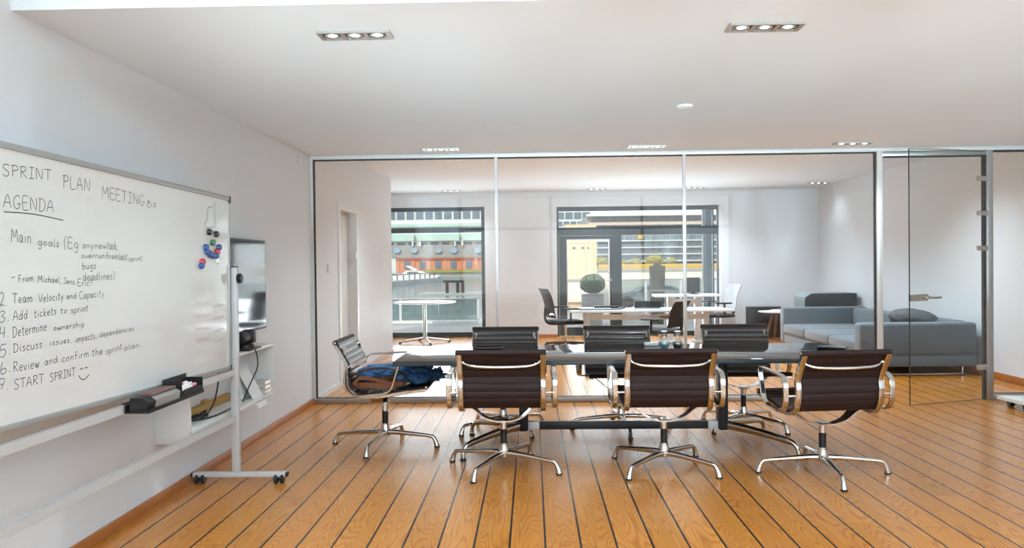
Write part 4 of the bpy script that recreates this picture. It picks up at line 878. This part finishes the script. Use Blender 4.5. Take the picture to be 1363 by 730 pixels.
def building(name, label, px0, px1, py0, py1, Y, depth, wallm, rows=(), zbase=None, cat='building'):
    """rows: (py0, py1, [(px0, px1), ...], material, part name, standoff)"""
    a = P(px0, py0, Y=Y); b = P(px1, py1, Y=Y); a.z = P((px0+px1)/2, py0, Y=Y).z; z0 = b.z if zbase is None else zbase
    t = thing(name, label, cat, ((a.x+b.x)/2, Y, z0))
    obj('walls', B(a.x, b.x, Y, Y+depth, z0, a.z), wallm, t, world=True, smooth=0)
    for (q0, q1, spans, mt, pn, so) in rows:
        for s0, s1 in spans:
            c = P(s0, q0, Y=Y); d = P(s1, q1, Y=Y); cz = P((px0+px1)/2, q0, Y=Y).z; dz = P((px0+px1)/2, q1, Y=Y).z
            obj(pn, B(c.x, d.x, Y-so*max(1, Y/75), Y+.05, dz, cz), mt, t, world=True, smooth=0)
    return t
def spans(a, b, n, gap): w = (b-a)/n; return [(a+i*w+gap*w/2, a+(i+1)*w-gap*w/2) for i in range(n)]
# across the water, left window
building('harbour_building', 'long white harbour building with green glass balconies across the water', 440, 700, 270, 343, 215, 20, M_bwhite,
         [(282, 292, spans(452, 690, 19, .22), M_bwin, 'window', .1), (298, 302, [(440, 700)], M_green, 'balcony', .4), (312, 321, [(440, 552), (556, 612), (616, 700)], M_green, 'balcony', .5),
          (323, 326, spans(452, 690, 16, .3), M_bwin, 'window', .1), (327, 343, [(441, 699)], M_concrete, 'plinth', .1), (321, 328, [(549, 551), (559, 561), (605, 607), (615, 617)], M_bwhite, 'balcony_post', .45)], zbase=-1.4)
M_port = mat('porthole_glass', srgb(150, 176, 192), .3)
for k, (px) in enumerate((551, 583, 604, 636, 528)):
    q = P(px, 333.5, Y=214); bm = NB(); lathe(bm, [(.001, -.3), (.95, -.3), (.95, .0), (.001, .0)], (0, 0, 0), 20, 'Y'); bmesh.ops.scale(bm, verts=bm.verts, vec=(1.0, 1, .8))
    o = obj('porthole', bm, M_port); o.location = q; o.parent = bpy.data.objects['harbour_building']; o.location = Vector((q.x, 214.4, q.z)) - bpy.data.objects['harbour_building'].location
building('brick_houses', 'row of orange brick houses on the quay across the water', 527, 700, 343, 364, 200, 8, M_brick,
         [(348, 357.5, spans(532, 696, 8, .62), M_bwin, 'window', .08), (343, 345, [(527, 700)], mat('brick_dark', srgb(176, 98, 64), .85), 'cornice', .2), (344, 362, [(x, x+1.6) for x in (529.5, 550, 571, 592, 613, 634, 655)], mat('brick_pale', srgb(226, 158, 122), .85), 'pilaster', .12)], zbase=-1.4)
building('quay_wall', 'low grey quay wall with a hedge strip across the water', 420, 705, 363.5, 378, 175, 6, M_concrete, [(359.5, 363.5, [(560, 705)], M_shrub, 'hedge', .2)], zbase=-1.4, cat='wall')
bt_ = thing('motor_boat', 'white motor yacht moored in front of the orange brick houses', 'boat', (P(548, 370, Y=150).x, 150, -1.4))
o0 = bt_.location
def bpx(px, py): q = P(px, py, Y=150); return (q.x-o0.x, q.z-o0.z)
bm = NB(); prism(bm, [bpx(526, 372.6), bpx(524, 366), bpx(552, 365.5), bpx(572, 367), bpx(588, 366.5), bpx(578, 372.6)], -2.2, 2.2, 'Y'); obj('hull', bm, M_bwhite, bt_)
bm = NB(); prism(bm, [bpx(536, 365.5), bpx(542, 360.5), bpx(560, 361), bpx(571, 366)], -1.5, 1.5, 'Y'); obj('cabin', bm, M_bwhite, bt_)
bm = NB(); prism(bm, [bpx(541, 354.5), bpx(543.5, 353.8), bpx(556, 359.5), bpx(553, 361)], -1.2, 1.2, 'Y'); obj('arch', bm, M_bwhite, bt_)
bm = NB(); prism(bm, [bpx(544, 362), bpx(556, 362), bpx(562, 364.5), bpx(543, 364.5)], -1.54, 1.54, 'Y'); obj('window', bm, M_bwin, bt_)
jt = thing('jetty', 'grey timber jetty with a railing reaching into the harbour', 'jetty', (P(545, 380, Z=-1.4).x, 100, -1.4))
a, b = P(490, 381, Y=92), P(578, 375, Y=128); z = -.75
bm = NB()
ring_sweep(bm, [[(a.x, a.y, -1.4), (a.x+1, a.y+4, -1.4), (a.x+1, a.y+4, z), (a.x, a.y, z)], [(b.x, b.y, -1.4), (b.x+1, b.y+4, -1.4), (b.x+1, b.y+4, z), (b.x, b.y, z)]]); obj('deck', bm, M_concrete, jt, world=True)
for k in range(12):
    p = a.lerp(b, k/11); obj('post', B(p.x-.07, p.x+.07, p.y-.07, p.y+.07, z, z+.8), M_wood, jt, world=True)
bm = NB(); tube(bm, [(a.x, a.y, z+.8), (b.x, b.y, z+.8)], .07, 6); obj('handrail', bm, M_wood, jt, world=True)
gt = thing('gangway', 'dark portal frame of a gangway standing in the water', 'gangway', (P(604, 390, Y=73).x, 73, -1.4))
g0 = P(593, 374.5, Y=73)
for px in (593, 607, 614):
    x = P(px, 380, Y=73).x; obj('post', B(x, x+.3, 72.9, 73.2, -1.3, g0.z-.15), M_black, gt, world=True)
obj('beam', B(g0.x-.2, P(618, 380, Y=73).x, 72.8, 73.3, g0.z-.15, g0.z+.08), M_black, gt, world=True)
obj('landing', B(P(560, 390, Y=73).x, P(650, 390, Y=73).x, 71, 76, -1.4, -1.28), M_concrete, gt, world=True)
# street side, right window
building('tan_building', 'plain tan building close behind the glazed door', 752, 794.5, 299, 402, 42, 14, M_tan, [(329, 331.5, [(762, 766), (774, 777.5), (782, 784)], M_bwin, 'vent', .05), (371.5, 374, [(752, 794.5)], M_concrete, 'ledge', .3), (373, 402, [(752, 794.5)], M_cream, 'plinth', .2)], zbase=-1.0)
building('white_office', 'white glazed office block left above the transom of the right window', 715, 790, 279, 345, 88, 10, M_bwhite,
         [(283, 291.5, spans(740, 786, 4, .16), M_bwin, 'window', .1), (295, 301, spans(740, 786, 5, .2), M_bwin, 'window', .1)], zbase=-1.0)
gr = []
for i, py in enumerate((313, 322, 331, 340)): gr.append((py, py+6.2, spans(795, 1000, 17, .16), M_bwin, 'window', .12)); gr.append((py+6.6, py+7.8, [(794, 1000)], M_bwhite, 'balcony', .5))
building('apartment_block', 'wide glass fronted apartment block with balcony bands beyond the street', 780, 1010, 287, 352, 72, 12, M_concrete,
         [(289, 294.5, spans(788, 1000, 15, .2), M_bwin, 'window', .12), (295.5, 299.5, [(782, 1008)], M_pink, 'balcony', .7), (300.5, 303, spans(788, 1000, 20, .2), M_bwin, 'window', .12), (284.5, 287.5, [(780, 1012)], M_bwhite, 'roof_slab', 1.0),
          (305, 310.5, spans(795, 1000, 17, .16), M_bwin, 'window', .12)]+gr+[(347.5, 352, [(795, 1000)], M_darkframe, 'shop_front', .1), (312, 318, [(848, 855)], M_hedge, 'awning', .6)], zbase=-1.0)
building('street_wall', 'long cream garden wall beyond the parked car', 795, 1010, 358, 372, 58, .5, M_cream, [(357.5, 360, [(795, 1010)], M_concrete, 'coping', .15)], zbase=-1.0, cat='wall')
hg = thing('hedge', 'clipped yellow hedge running along the top of the cream wall', 'hedge', (P(880, 355, Y=60).x, 60, -1.0))
bm = NB(); a, b = P(812, 351.5, Y=60), P(1010, 351.5, Y=60); box(bm, P(796, 351.5, Y=60).x, b.x, 59.2, 60.6, -1.0, P(850, 352, Y=60).z, r=.15); obj('foliage', bm, M_hedge, hg, world=True)
for k, (px, py, r, lb) in enumerate(((801, 349, .55, 'yellow green shrub above the hedge just right of the tan building'), (830, 350.5, .4, 'small yellow green shrub right of the dark mullion'), (848, 350, .5, 'yellow green shrub in the middle of the wall'), (873, 347.5, .7, 'broad yellow shrub directly above the dark planter'), (895, 347.5, .4, 'yellow shrub right of the broad one on the wall'))):
    q = P(px, py, Y=60.9); t = thing('shrub', lb, 'shrub', (q.x, 61.6, -1.0), 0, 'shrubs above the garden wall'); bm = NB(); blob(bm, (0, 0, q.z+1.0), (r, r*.8, r*.6), k, .35, 3, 4); obj('foliage', bm, M_shrub, t)
    bm = NB(); tube(bm, [(0, 0, 0), (0, 0, q.z+.8)], .06, 6); obj('stem', bm, M_wood, t)
car = thing('parked_car', 'silver grey saloon car parked beyond the glass balustrade', 'car', (P(868, 405, Y=40).x, 40, -1.0), 0)
M_car = mat('silver_car_paint', srgb(176, 178, 178), .25, metal=.5); M_carglass = mat('car_glass', srgb(58, 72, 78), .08)
prof = [(-2.1, .32), (-2.12, .58), (-1.95, .70), (-1.05, .80), (-.55, 1.10), (.10, 1.20), (.85, 1.17), (1.5, .92), (2.0, .86), (2.1, .62), (2.06, .32)]
bm = NB(); ring_sweep(bm, [[Vector((x, y, z*(1 if abs(y) < .7 else 1)*(1.0 if z < .85 or abs(y) < .6 else .985))) for x, z in prof] for y in (-.82, -.6, .6, .82)]); obj('body', bm, M_car, car)
bm = NB(); prism(bm, [(-.92, .84), (-.5, 1.06), (.08, 1.15), (.8, 1.12), (1.3, .92)], -.835, .835, 'Y'); obj('window', bm, M_carglass, car)
for x in (-1.35, 1.3):
    for s in (-1, 1):
        bm = NB(); lathe(bm, [(.05, s*.74), (.32, s*.74), (.33, s*.76), (.33, s*.85), (.24, s*.86), (.2, s*.84), (.02, s*.84)], (x, 0, .33), 22, 'Y'); obj('wheel', bm, M_black, car)
